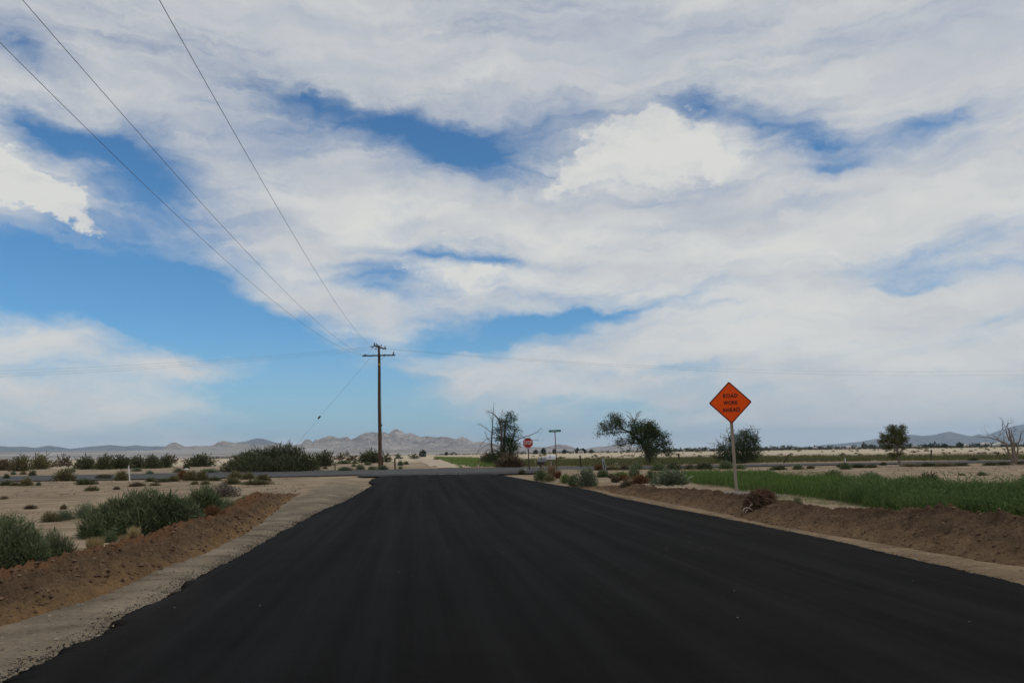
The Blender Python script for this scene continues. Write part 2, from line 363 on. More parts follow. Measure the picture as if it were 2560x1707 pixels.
def oldasphalt(name, cols):
    m = newmat(name); N, L = nt(m); b = N['Principled BSDF']; g = N.new('ShaderNodeNewGeometry'); P = g.outputs['Position']
    st = noise(N, L, mapping(N, L, P, (.06, 1.6, 1)), 1, 5, .65); n2 = noise(N, L, P, 1.2, 5, .7)
    c = ramp(N, L, st, [(.3, cols[0]), (.7, cols[1])]); c = mixc(N, L, 1., c, ramp(N, L, n2, [(.35, (.75,)*3), (.65, (1.2,)*3)]), 'MULTIPLY')
    L.new(c, b.inputs['Base Color']); b.inputs['Roughness'].default_value = .85; b.inputs['Specular IOR Level'].default_value = .2
    return m
M['old'] = oldasphalt('old_asphalt', ((.042, .041, .040), (.078, .077, .075)))
def strip(name, x, lo, hi, nv, off, mat, kind='structure', jit=.08):
    lo = lo+jit*(fbm(x*1.3, x*0, 4, 51)-.5)*2; hi = hi+jit*(fbm(x*1.3, x*0+3, 4, 52)-.5)*2
    t = np.linspace(0, 1, nv); X = np.broadcast_to(x[:, None], (len(x), nv)); Y = lo[:, None]+(hi-lo)[:, None]*t
    Z = G(X, Y)+off
    me = mesh(name, np.stack([X, Y, Z], -1).reshape(-1, 3), grid(len(x), nv), mat, True)
    return tag(link(name, me), kind=kind)
xs = np.concatenate([np.arange(-400, -60, 8.), np.arange(-60, 80, .3), np.arange(80, 400, 8.)])
strip('cross_road', xs, xr_near(xs), xr_far(xs), 16, .035, M['old'], jit=.15)
xa = np.arange(-3.2, 7.6, .15)
strip('road_apron', xa, 46.6+.12*np.clip(np.abs(xa-1.6)-2.6, 0, 9)**1.6, xr_near(xa)+.5, 12, .03, oldasphalt('patched_asphalt', ((.02, .0195, .019), (.042, .041, .04))), jit=.1)
# worn white paint
mp = newmat('worn_white_paint'); N, L = nt(mp); b = N['Principled BSDF']; g = N.new('ShaderNodeNewGeometry')
n_ = noise(N, L, g.outputs['Position'], 2.2, 5, .75)
L.new(ramp(N, L, n_, [(.44, (.07, .07, .072)), (.56, (.36, .36, .36))]), b.inputs['Base Color']); b.inputs['Roughness'].default_value = .8
def paint(x0, x1, f0, w, off=.042): 
    x = np.arange(x0, x1, .4); y0 = xr_near(x)+(xr_far(x)-xr_near(x))*f0
    strip('road_marking', x, y0, y0+w, 2, off, mp, jit=.01)
paint(10, 120, .03, .16); paint(-110, -6, .04, .12); paint(-120, 120, .95, .12)
for x0 in (-2.0, 2.6): paint(x0, x0+2.6, .12, .3)
for k, x0 in enumerate((.9, 1.55, 2.2, 2.75)):
    q = np.arange(x0, x0+.45, .1); strip('road_marking', q, 48.3+.25*np.abs(q-x0-.2)*(1 if k % 2 else -1), 48.75+.25*np.abs(q-x0-.2)*(1 if k % 2 else -1), 2, .038, mp, jit=.02)
# sandy track going away beyond the cross road
tp = np.array([at(*q)[:2] for q in ((1136, 1169.5), (1112, 1163), (1085, 1155), (1062, 1149.5), (1046, 1146.5))])
ts = np.linspace(0, 1, 60); tx = np.interp(ts, np.linspace(0, 1, 5), tp[:, 0]); ty = np.interp(ts, np.linspace(0, 1, 5), tp[:, 1])
X = tx[:, None]+np.linspace(-1.6, 1.6, 7)*(1+.4*(fbm(ts*6, ts*0, 3, 4)-.5))[:, None]; Y = ty[:, None]+0*X
M['track'] = simple('pale_track_sand', [(.36, .29, .215), (.46, .37, .275)], .8, .95)
tag(link('path', mesh('path', np.stack([X, Y, G(X, Y)+.035], -1).reshape(-1, 3), grid(60, 7)[:, ::-1], M['track'], True)), kind='structure')
# ------------------------------------------------------------------ earth berms
def soil(name, red, grey, ochre):
    m = newmat(name); N, L = nt(m); b = N['Principled BSDF']; g = N.new('ShaderNodeNewGeometry'); P = g.outputs['Position']
    va = N.new('ShaderNodeVertexColor'); va.layer_name = 'Col'
    n1 = noise(N, L, P, 2.2, 5, .65); n2 = noise(N, L, P, 22, 5, .75); n3 = noise(N, L, P, 70, 3, .7)
    c = mixc(N, L, 1., va.outputs[0], ramp(N, L, n1, [(.3, (.66, .64, .62)), (.5, (1, 1, 1)), (.7, (1.28, 1.27, 1.25))]), 'MULTIPLY')
    c = mixc(N, L, 1., c, ramp(N, L, n2, [(.28, (.42, .38, .36)), (.45, (1, 1, 1)), (.8, (1.4, 1.4, 1.38))]), 'MULTIPLY')
    c = mixc(N, L, 1., c, ramp(N, L, n3, [(.3, (.75, .74, .73)), (.5, (1, 1, 1)), (.72, (1.35, 1.35, 1.35))]), 'MULTIPLY')
    L.new(c, b.inputs['Base Color']); b.inputs['Roughness'].default_value = .95; b.inputs['Specular IOR Level'].default_value = .1
    L.new(bumpn(N, L, math_(N, L, 'ADD', n2, math_(N, L, 'MULTIPLY', n3, .4)), 1.0, .05), b.inputs['Normal'])
    return m
M['soil'] = soil('turned_soil', 0, 0, 0)
BERMS = {}
def berm(name, sgn, foot, hfun, wfun, y0, y1, dy, dx, seed, cols, back):
    ys = np.arange(y0, y1, dy); u = np.arange(-.12, 1.0+back, dx)      # u=0 foot, 1 crest (fraction of half width)
    Y, U = np.meshgrid(ys, u, indexing='ij'); fx = poly_interp(foot, ys)+.12*(fbm(ys*.9, ys*0, 4, seed)-.5); w = wfun(ys)
    X = fx[:, None]+sgn*U*w[:, None]
    h = hfun(ys)*(.85+.3*fbm(ys*.6, ys*0+2, 4, seed+3))
    def prof(U):
        p = np.where(U < 1, np.clip(U, -.2, 1)**1.0, np.clip(1-(U-1)/(back*.8), -.3, 1)); return np.where(U < 1, p, p)
    pr = prof(U); pr = pr-.12*np.exp(-((U-1)/.22)**2)
    lum = (fbm(X*2.0, Y*1.6, 4, seed+5)-.5)*.16+(fbm(X*5.5, Y*5.5, 5, seed+6, .74)-.5)*.34-.16*np.clip(ridged(X*4.5+Y*1.5, Y*4.5, 3, seed+8)-.62, 0, 1)
    cl = np.clip(fbm(X*16, Y*16, 2, seed+9)-.6, 0, 1)*.22
    if sgn > 0: lum = lum*.68; cl = cl*.7
    env = np.clip(pr*1.6+.12, 0, 1)*np.clip(h/.2, 0, 1)[:, None]
    Z = G(X, Y)+h[:, None]*pr+(lum+cl)*env*.85-.03*(1-ss(0, .1, U))-.02
    me = mesh(name, np.stack([X, Y, Z], -1).reshape(-1, 3), grid(*X.shape) if sgn < 0 else grid(*X.shape)[:, ::-1], None, True)
    k = fbm(X*1.1, Y*.7, 4, seed+12); top = ss(.72, 1.0, U+.5*(k-.5)); low = 1-ss(.1, .55, U+.6*(k-.5))
    c = cols[1]*np.ones(X.shape+(1,)); c = c*(1-low[..., None])+cols[2]*low[..., None]; c = c*(1-top[..., None])+cols[0]*top[..., None]
    a = me.color_attributes.new('Col', 'FLOAT_COLOR', 'POINT'); a.data.foreach_set('color', np.concatenate([c, np.ones(c.shape[:2]+(1,))], -1).astype(np.float32).ravel())
    me.materials.append(M['soil']); tag(link(name, me), kind='structure')
    return X, Y, Z, U
LF = [(-4.05, 2), (-4.06, 8.8), (-3.72, 11), (-3.7, 12.5), (-3.58, 14.2), (-3.52, 16.3), (-3.61, 19.4), (-3.9, 24), (-4.28, 29), (-4.4, 33)]
RF = [(8.3, 3), (8.25, 10.3), (8.1, 11), (8.05, 12.9), (7.8, 15.1), (7.75, 17.5), (8.0, 21.2), (7.95, 25.3), (7.57, 28.4), (7.2, 33.4), (6.9, 36)]
BL = berm('berm', -1, LF, lambda y: .45-.08*ss(15, 22, y)-.38*ss(27, 34.5, y), lambda y: .85+0*y, 4, 35, .028, .026, 100,
     (np.array([.165, .083, .044]), np.array([.135, .09, .055]), np.array([.185, .115, .058])), 1.1)
BR = berm('berm', 1, RF, lambda y: .52-.1*ss(13, 18, y)-.02*ss(18, 25, y)-.42*ss(28.5, 35, y), lambda y: 1.05-.15*ss(14, 20, y), 5, 35.5, .036, .03, 200,
     (np.array([.092, .057, .036]), np.array([.122, .08, .05]), np.array([.165, .107, .062])), .75)
def lumps(n, size, pos, seed):
    """irregular little stones: jittered octahedra"""
    base = np.array([(1, 0, 0), (-1, 0, 0), (0, 1, 0), (0, -1, 0), (0, 0, 1), (0, 0, -1)], float)
    fc = np.array([(0, 2, 4), (2, 1, 4), (1, 3, 4), (3, 0, 4), (2, 0, 5), (1, 2, 5), (3, 1, 5), (0, 3, 5)])
    r = np.random.default_rng(seed); v = base[None]*(.6+.8*r.random((n, 6, 1)))
    a = r.random(n)*6.28; c, s = np.cos(a)[:, None], np.sin(a)[:, None]
    v = np.stack([v[..., 0]*c-v[..., 1]*s, v[..., 0]*s+v[..., 1]*c, v[..., 2]*.75], -1)*np.asarray(size)[:, None, None]+pos[:, None]
    return v.reshape(-1, 3), (fc[None]+6*np.arange(n)[:, None, None]).reshape(-1, 3)
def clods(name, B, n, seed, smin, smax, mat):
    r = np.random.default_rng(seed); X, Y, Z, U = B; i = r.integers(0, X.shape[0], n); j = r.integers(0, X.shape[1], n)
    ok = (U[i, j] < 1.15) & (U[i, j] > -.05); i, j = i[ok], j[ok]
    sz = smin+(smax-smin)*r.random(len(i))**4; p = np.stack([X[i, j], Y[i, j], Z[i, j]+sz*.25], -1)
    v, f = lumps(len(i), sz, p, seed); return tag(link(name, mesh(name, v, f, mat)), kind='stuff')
M['clod'] = leafmat('soil_clods', [(.028, .016, .010), (.105, .064, .038), (.19, .125, .08)], 0.0, .95)  # darkest tone puts the shade of the bank's hollows into the clod colour
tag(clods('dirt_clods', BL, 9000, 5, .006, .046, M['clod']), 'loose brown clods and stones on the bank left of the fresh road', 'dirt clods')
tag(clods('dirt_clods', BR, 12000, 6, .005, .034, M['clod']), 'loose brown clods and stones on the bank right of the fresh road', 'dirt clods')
# crumbs of asphalt and pebbles by the road edges
def crumbs():
    r = np.random.default_rng(12); n = 9500; y = 5.5+30*r.random(n)**1.7; left = r.random(n) < .55
    e = np.abs(r.normal(size=n))*.16+.0
    x = np.where(left, poly_interp(LE, y)-e, poly_interp(RE, y)+e*.7); sz = .003+.010*r.random(n)**3
    v, f = lumps(n, sz, np.stack([x, y, Gm(x, y)+sz*.2], -1), 13)
    tag(link('asphalt_crumbs', mesh('asphalt_crumbs', v, f, simple('asphalt_crumb', [(.012, .012, .012), (.03, .03, .03)]))), 'black asphalt crumbs scattered along the road edges', 'crumbs', kind='stuff')
    n = 2600; y = 5+32*r.random(n)**1.6; left = r.random(n) < .6; t = r.random(n)
    x = np.where(left, poly_interp(LE, y)*(1-t)+poly_interp(LF, y)*t, poly_interp(RE, y)*(1-t)+poly_interp(RF, y)*t); sz = .004+.018*r.random(n)**4
    v, f = lumps(n, sz, np.stack([x, y, Gm(x, y)+sz*.2], -1), 14)
    tag(link('pebbles', mesh('pebbles', v, f, leafmat('pebble_stone', [(.12, .1, .08), (.26, .22, .18), (.42, .38, .33)], 0., .9))), 'small pale pebbles on the gravel shoulders', 'pebbles', kind='stuff')
    n = 1500; a = r.random(n)*6.28; q = np.sqrt(r.random(n)); x = 9.95+a*0+np.cos(a)*q*1.15+.35; y = 24.0+np.sin(a)*q*.9; sz = .008+.022*r.random(n)**2
    v, f = lumps(n, sz, np.stack([x, y, Gm(x, y)+sz*.3], -1), 15)
    tag(link('gravel', mesh('gravel', v, f, leafmat('grey_gravel', [(.15, .135, .13), (.25, .23, .22), (.36, .33, .31)], 0., .9))), 'grey gravel heaped round the foot of the orange sign post', 'gravel', kind='stuff')
crumbs()
# ------------------------------------------------------------------ utility pole and lines
PB = at(950, 1168); PY = PB[1]
def loc(P, o): return np.array(P)-np.array(o)
def bell(mb, c, axis, L=.2, r=.07):
    """a two-shed insulator along an axis"""
    ax = np.array(axis, float); ax /= np.linalg.norm(ax); pr = [(0, .025), (.12, .03), (.2, 1), (.38, .55), (.5, .45), (.58, .85), (.74, .5), (.9, .4), (1, .2)]
    mb.tube([np.array(c)+ax*L*t for t, _ in pr], [r*k if k > .1 else .02 for _, k in pr], 8)
def utility_pole():
    top = at_y(947, 864, PY); o = empty('utility_pole', PB, 'tall dark wooden utility pole with two crossarms across the intersection', 'utility pole')
    tl = loc(top, PB); m = MB(); zs = np.linspace(-.6, tl[2], 14); t = np.clip(zs/tl[2], 0, 1)
    m.tube(np.stack([tl[0]*t+.012*np.sin(t*9), 0*t, zs], 1), .175-.065*t, 14); m.build('pole', M['polewood'], o, True)
    # lower crossarm
    a, b = loc(at_y(905.8, 889.5, PY-.2), PB), loc(at_y(987.8, 887.6, PY-.2), PB); d = b-a; ln = np.linalg.norm(d); c = (a+b)/2
    rt = Matrix.Rotation(-math.atan2(d[2], d[0]), 3, 'Y'); ar = MB().box(c, (ln, .09, .12), rt).build('crossarm', M['armwood'], o)
    for s_, px in ((-1, 930), (1, 962.5)):
        e = loc(at_y(px, 891.5, PY-.25), PB); f = loc(at_y(945.5+s_*3, 901, PY-.22), PB); MB().tube([e, f], .018, 5).build('brace', M['steel'], o)
    ins = MB(); p = loc(at_y(983.8, 886.5, PY-.2), PB); bell(ins, p, (0, 0, 1), .3, .085); ins.build('insulator', M['insul'], o, True)
    for px in (912.5, 961, 978):
        k = loc(at_y(px, 888, PY-.2), PB); MB().box(k, (.16, .12, .16)).build('clamp', M['steel'] if px > 970 else M['armwood'], o)
    # upper arm, along the road
    a, b = loc(at_y(934.8, 864.3, PY-1.25), PB), loc(at_y(960.5, 871.8, PY+1.15), PB)
    MB().tube([a, b], [.075, .075], 4).build('crossarm', M['armwood'], o)
    for px, py, dy, ax, L in ((935.8, 863.5, -1.2, (0, 0, 1), .3), (940.2, 865, -.8, (.1, 0, 1), .3), (943.8, 865, -.3, (.3, 0, 1), .2), (952.6, 866.5, .3, (.2, 0, 1), .2), (962.5, 871, 1.0, (0, 0, 1), .26)):
        i_ = MB(); bell(i_, loc(at_y(px, py, PY+dy), PB), ax, L, .08); i_.build('insulator', M['insul'], o, True)
    for (x0, y0, x1, y1, dy) in ((932.5, 865.3, 925.5, 867, -1.2), (935, 867.5, 929, 869.5, -.7), (943, 872.3, 936, 872.8, -.1), (961.5, 869, 966, 871.5, 1.0), (958, 870.5, 965.5, 872.8, .9)):
        i_ = MB(); p0 = loc(at_y(x0, y0, PY+dy), PB); p1 = loc(at_y(x1, y1, PY+dy), PB); bell(i_, p0, p1-p0, np.linalg.norm(p1-p0), .075); i_.build('insulator', M['insul'], o, True)
    k = loc(at_y(948.3, 911, PY), PB); MB().tube([k-np.array([0, 0, .09]), k+np.array([0, 0, .09])], .135, 14).build('band', M['yband'], o)
    cpts = [np.array([tl[0]*t_+.19-.06*t_, -.03, tl[2]*t_]) for t_ in np.linspace(0, .93, 8)]
    MB().tube(cpts, .014, 4).build('ground_wire', M['wire'], o)
    MB().box(loc(at_y(953.6, 1062.5, PY), PB)+np.array([.03, 0, 0]), (.1, .12, .16)).build('meter_box', M['armwood'], o)
    q = [np.array([.27, .05, -.2]), np.array([.26, .05, 1.6])]; MB().tube(q, .045, 6).build('conduit', M['armwood'], o)
    for px, py, qx, qy in ((935.8, 860, 914, 886), (952, 862, 940, 861)):
        p0 = loc(at_y(px, py, PY-.9), PB); p1 = loc(at_y(qx, qy, PY-.3), PB); t_ = np.linspace(0, 1, 9)[:, None]
        MB().tube(p0+(p1-p0)*t_+np.array([0, 0, -.25])*(4*t_*(1-t_)), .009, 4).build('jumper_wire', M['wire'], o)
utility_pole()
def wire(A, B, sag, n, r, label, u1=1.0):
    u = np.linspace(0, u1, n)[:, None]; A = np.array(A); P = A+(np.array(B)-A)*u; P[:, 2] -= (4*sag*u*(1-u))[:, 0]
    o = MB().tube(P-A, r, 5).build('power_line', M['wire']); o.location = A
    tag(o, label, 'power line', 'power lines from the pole')
wire(at_y(906, 886.5, PY-.2), (-7.84, -10, 11.26), 1.71, 110, .0068, 'middle of the three dark power lines climbing from the pole to the upper left')
wire(at_y(907, 889, PY-.2), (-10.51, -10, 13.31), 2.53, 110, .0068, 'lowest of the three dark power lines climbing from the pole to the upper left')
wire(at_y(925, 864, PY-1.2), (-4.34, -10, 9.77), 1.32, 110, .0068, 'steepest of the three dark power lines climbing from the pole to the upper left')
for k, (px, py, dy, zb, nm) in enumerate(((925.5, 867, -1.2, 11.9, 'topmost'), (929, 869.5, -.7, 11.2, 'middle'), (936, 872.8, -.1, 10.9, 'lowest'))):
    wire(at_y(px, py, PY+dy), (-100, PY+dy, zb), 2.5, 60, .005, nm+' thin power line running left from the pole along the cross road')
for k, (px, py, dy, zb, nm) in enumerate(((966, 871.5, 1.0, 11.3, 'upper'), (965.5, 872.8, .9, 10.6, 'lower'))):
    wire(at_y(px, py, PY+dy), (100, PY+dy+2, zb), 2.0, 60, .005, nm+' thin power line running right from the pole along the cross road')
ga = at(691, 1167.5); g0 = at_y(941, 877, PY); gw = empty('guy_wire', ga, 'slanting guy wire with a black insulator, anchored in front of the big dark bush', 'guy wire')
gt = loc(g0, ga); MB().tube([(0, 0, -.2), gt*.5, gt], .007, 5).build('wire', M['wire'], gw)
i0 = loc(at_y(804, 1043, ga[1]+(PY-ga[1])*.43), ga); fr = i0[2]/gt[2]; i0 = gt*fr
i_ = MB(); dd = gt/np.linalg.norm(gt); i_.tube([i0-dd*.22, i0-dd*.15, i0, i0+dd*.15, i0+dd*.22], [.02, .08, .095, .08, .02], 8); i_.build('insulator', M['insul'], gw, True)
gf = (1167.5-1136.5)/(1167.5-877); MB().tube([gt*0, gt*gf*1.02], [.03, .026], 7).build('guard', M['yellow'], gw)
# ------------------------------------------------------------------ signs
def leanbase(bpx, tpx, dz=0, y=None):
    B = at(*bpx, dz) if y is None else at_y(*bpx, y)
    T = at_y(*tpx, B[1]); return B, T, math.atan2(T[0]-B[0], T[2]-B[2])
def rpoly(cs, r, n=5):
    """polygon with rounded corners"""
    out = []; k = len(cs)
    for i in range(k):
        p = np.array(cs[i], float); a = np.array(cs[i-1], float)-p; b = np.array(cs[(i+1) % k], float)-p
        a /= np.linalg.norm(a); b /= np.linalg.norm(b); h = math.acos(np.clip(a@b, -1, 1))/2
        c = p+(a+b)/np.linalg.norm(a+b)*r/math.sin(h); p0 = p+a*r/math.tan(h); p1 = p+b*r/math.tan(h)
        t0 = math.atan2(*(p0-c)[::-1]); t1 = math.atan2(*(p1-c)[::-1]); d = (t1-t0+math.pi) % (2*math.pi)-math.pi
        out += [c+r*np.array([math.cos(t0+d*j/n), math.sin(t0+d*j/n)]) for j in range(n+1)]
    return np.array(out)
def ring(outer, inner, y0, y1):
    n = len(outer); m = MB(); v = [(x, y0, z) for x, z in outer]+[(x, y0, z) for x, z in inner]+[(x, y1, z) for x, z in outer]+[(x, y1, z) for x, z in inner]
    f = []
    for i in range(n):
        j = (i+1) % n; f += [(i, j, n+j, n+i), (2*n+j, 2*n+i, 3*n+i, 3*n+j), (j, i, 2*n+i, 2*n+j), (n+i, n+j, 3*n+j, 3*n+i)]
    return m.add(v, f)
def disc(c, r, y0, y1, n=10): return [(c[0]+r*math.cos(t), c[1]+r*math.sin(t)) for t in np.linspace(0, 2*math.pi, n, endpoint=False)]
def roadwork():
    B, T, ln = leanbase((1841.5, 1230), (1825.2, 1006.4)); zc = np.hypot(T[0]-B[0], T[2]-B[2]); d = depth(T); S = 53.2*d/F
    o = empty('road_work_sign', B, 'orange diamond ROAD WORK AHEAD sign on a leaning wooden post', 'road sign', None, R_(-12), ln)
    cs = [(0, S), (-S, 0), (0, -S), (S, 0)]; sh = lambda q, k=0: [(x, z+zc) for x, z in q]
    P = rpoly(cs, .055); MB().prism(sh(P), -.062, -.056).build('sign_panel', M['orange'], o)
    k1, k2 = rpoly([(x*.985, z*.985) for x, z in cs], .05), rpoly([(x*.918, z*.918) for x, z in cs], .03)
    ring(sh(k1), sh(k2), -.0635, -.0615).build('border', M['ink'], o)
    tw = R_(1.3)
    for body, dz, w in (('ROAD', .236, .475), ('WORK', 0.0, .485), ('AHEAD', -.236, .59)):
        q = text_mesh(body, .185, M['ink'], 'lettering', o, (.0, -.0645, zc+dz-.012),   .0055, 1, 1.12)
        xs_ = [v.co.x for v in q.data.vertices]; cur = max(xs_)-min(xs_); q.data.transform(Matrix.Diagonal((w/cur, 1, 1, 1)))
        q.data.transform(Matrix.Translation((.012, 0, 0)))
    for bz in (S*.75, .07, -S*.77):
        MB().prism(disc((.0, zc+bz), .011, 0, 0), -.068, -.05).build('bolt', M['steel'], o)
    MB().box((0, 0, (zc+S*.8)/2-.2), (.088, .1, zc+S*.8+.4)).build('post', M['lumber'], o)
roadwork()
def stopsign():
    B, T, ln = leanbase((1323.6, 1174), (1319.7, 1107)); zc = np.hypot(T[0]-B[0], T[2]-B[2]); A = 12.6*depth(T)/F
    o = empty('stop_sign', B, 'red octagonal STOP sign on a dark post at the intersection', 'stop sign', None, R_(-4), ln)
    oc = [(A/math.cos(math.pi/8)*math.cos(math.pi/8+i*math.pi/4), A/math.cos(math.pi/8)*math.sin(math.pi/8+i*math.pi/4)) for i in range(8)]
    sh = lambda k: [(x*k, z*k+zc) for x, z in oc]
    MB().prism(sh(1), -.05, -.045).build('sign_panel', M['red'], o); ring(sh(.99), sh(.945), -.0515, -.049).build('border', M['white'], o)
    q = text_mesh('STOP', .3, M['white'], 'lettering', o, (0, -.052, zc), .002, 1, 1.08)
    xs_ = [v.co.x for v in q.data.vertices]; zs_ = [v.co.z for v in q.data.vertices]
    q.data.transform(Matrix.Translation((0, 0, -zc))); q.data.transform(Matrix.Diagonal((A*1.5/(max(xs_)-min(xs_)), 1, A*.7/(max(zs_)-min(zs_)), 1))); q.data.transform(Matrix.Translation((0, 0, zc)))
    MB().box((0, 0, zc/2-.2), (.075, .07, zc+.4+A)).build('post', M['darkpost'], o)
stopsign()
def streetsign():
    B, T, ln = leanbase((1393, 1186), (1387.2, 1077)); zc = np.hypot(T[0]-B[0], T[2]-B[2]); k = depth(T)/F
    o = empty('street_name_sign', B, 'small green street name blade on a thin dark pole beside the mailboxes', 'street sign', None, R_(-6), ln)
    w, h = 15.2*k, 2.75*k
    MB().prism([(x, z+zc) for x, z in rpoly([(-w, h), (-w*.97, -h), (w*.97, -h), (w, h)], .01)], -.004, .004).build('sign_blade', M['greensign'], o)
    q = text_mesh('HARRISON', .12, M['whitegrey'], 'lettering', o, (0, -.0055, 0)); xs_ = [v.co.x for v in q.data.vertices]
    q.data.transform(Matrix.Diagonal((14*k/(max(xs_)-min(xs_)), 1, .85, 1))); q.data.transform(Matrix.Translation((-2.2*k, 0, zc)))
    q = text_mesh('PL', .085, M['whitegrey'], 'lettering', o, (0, -.0055, 0)); q.data.transform(Matrix.Translation((9.5*k, 0, zc-.008)))
    MB().tube([(0, 0, -.3), (0, 0, zc-h)], .024, 8).build('pole', M['darkpost'], o); MB().box((0, 0, zc-h), (.09, .03, .03)).build('bracket', M['darkpost'], o)
streetsign()
# ------------------------------------------------------------------ mailboxes
def mailbox(name, label, bpx, box, kind):
    B = at(*bpx); k = depth(B)/F; x0, x1, y0, y1 = box; a = at_y((x0+x1)/2, (y0+y1)/2, B[1]); L = (x1-x0)*k; Hh = (y1-y0)*k
    o = empty(name, B, label, 'mailbox', 'roadside mailboxes', R_(-10)); c = loc(a, B); W = Hh*.85; body, door, post = kind
    arch = [(-W/2, -Hh/2), (W/2, -Hh/2), (W/2, .08*Hh)]+[(W/2*math.cos(t), .08*Hh+.42*Hh*math.sin(t)) for t in np.linspace(.2, math.pi-.2, 9)]+[(-W/2, .08*Hh)]
    def along(x0_, x1_, s=1):       # arch profile extruded along x
        m = MB().prism([(p*s, q*s) for p, q in arch], x0_, x1_); m.v[0] = np.stack([m.v[0][:, 1], -m.v[0][:, 0], m.v[0][:, 2]], 1)+c; return m
    along(-L*.47, L/2).build('body', M[body], o); dr = along(-L/2, -L*.44, 1.06).build('door', M[door], o)
    MB().box(c+np.array([-L/2-.012, 0, Hh*.28]), (.03, .05, .02)).build('handle', M['steel'], dr)
    MB().box(c+np.array([-L*.12, -W/2-.012, Hh*.1]), (.03, .012, Hh*.75)).build('flag', M['boxblack'], o)
    MB().box(c+np.array([0, 0, -Hh/2-.02]), (L*.8, W*.7, .036)).build('shelf', M[post], o)
    MB().box((c[0], 0, c[2]/2-Hh/4-.25), (.085, .085, c[2]-Hh/2+.42)).build('post', M[post], o)
    return o, c, L, Hh, W
mailbox('mailbox', 'white rounded mailbox on a pale timber post, highest of the three mailboxes', (1373, 1187), (1366.5, 1388.5, 1136.8, 1147.8), ('boxwhite', 'boxwhite', 'lumber'))
mailbox('mailbox', 'grey metal mailbox with a rounded top, between the white and black mailboxes', (1356, 1186.5), (1345.5, 1368, 1142, 1152.3), ('boxgrey', 'boxgrey', 'lumber'))
mailbox('mailbox', 'black mailbox with a maroon door, lowest of the three mailboxes', (1350, 1188), (1342.3, 1361, 1152.8, 1160.5), ('boxblack', 'maroon', 'fencewood'))
# ------------------------------------------------------------------ markers, posts, litter
def marker(name, label, cat, bpx, tpx, wpx, mat, flat=.35, group=None, y=None, stripe=None):
    B, T, ln = leanbase(bpx, tpx, 0, y); k = depth(B)/F; h = np.hypot(T[0]-B[0], T[2]-B[2]); w = wpx*k
    o = empty(name, B, label, cat, group, R_(-7), ln)
    if flat > .9: MB().tube([(0, 0, -.3), (0, 0, h)], w/2, 7).build('post', M[mat], o)
    else: MB().prism([(x, z) for x, z in rpoly([(-w/2, -.25), (w/2, -.25), (w/2, h), (-w/2, h)], w*.25, 3)], -w*flat/2, w*flat/2).build('post', M[mat], o)
    if stripe: MB().box((0, -w*flat/2-.003, h*.42), (w*.36, .005, h*.72)).build('stripe', M[stripe], o)
    else: MB().box((0, 0, h-.09), (w*1.06, w*max(flat, .35)*1.12, .08)).build('reflector_band', M['whitegrey'], o)
    return o
marker('delineator_post', 'thin white leaning delineator post left of the fresh road before the cross road', 'delineator', (324.6, 1203), (321.4, 1163), 2.3, 'white')
marker('delineator_post', 'slim pale delineator rod between the stop sign and the mailboxes', 'delineator', (1338.4, 1175), (1337.6, 1149.6), 1.2, 'lumber', 1)
marker('delineator_post', 'short white delineator post beside the cross road near the small yellowish tree', 'delineator', (2113.3, 1157), (2112.4, 1144), 2.0, 'white')
marker('marker_paddle', 'grey white marker paddle with a dark stripe standing in the verge weeds', 'marker post', (1513, 1178), (1507.5, 1146), 6.2, 'boxgrey', .25, None, None, 'boxblack')
FENCE = 'wooden fence posts beyond the cross road'
def post(label, b, t, wpx=3.2):
    B, T, ln = leanbase(b, t); k = depth(B)/F; h = np.hypot(T[0]-B[0], T[2]-B[2]); w = wpx*k
    m = MB().tube([(0, 0, -.2), (0, 0, h*.5), (.01, 0, h-.02), (.01, 0, h)], [w/2, w*.5, w*.47, w*.4], 8); o = m.build('fence_post', M['fencewood']); o.location = B; o.rotation_euler = (0, ln, R_(-7))
    tag(o, label, 'fence post', FENCE)
post('upright brown fence post on the grass verge behind the marker paddle', r3(2086, 1050), r3(2070, 882), 4)
post('upright dark fence post just right of the leaning leafy tree', r4(1123, 832), r4(1113, 722), 4)
post('dark fence post leaning right in the verge grass, right of the orange sign', r5(210, 633), r5(252, 557), 4)
post('straight dark fence post right of the small yellowish tree', r5(1525, 610), r5(1524, 510), 3.6)
post('fence post leaning right, just left of the bare dead tree', r5(2108, 595), r5(2124, 533), 3.6)
post('fence post leaning steeply left against the bare dead tree', r5(2222, 600), r5(2172, 552), 3.6)
post('black fence post on the sand just right of the utility pole', r2(1849, 1420), r2(1843, 1300), 4)
post('thin short fence post between the big dark bush and the utility pole', r2(1229, 1423), r2(1227, 1355), 2.6)
post('small dark post at the sandy bank left of the utility lines track', r2(1716, 1400), r2(1715, 1290), 2.4)
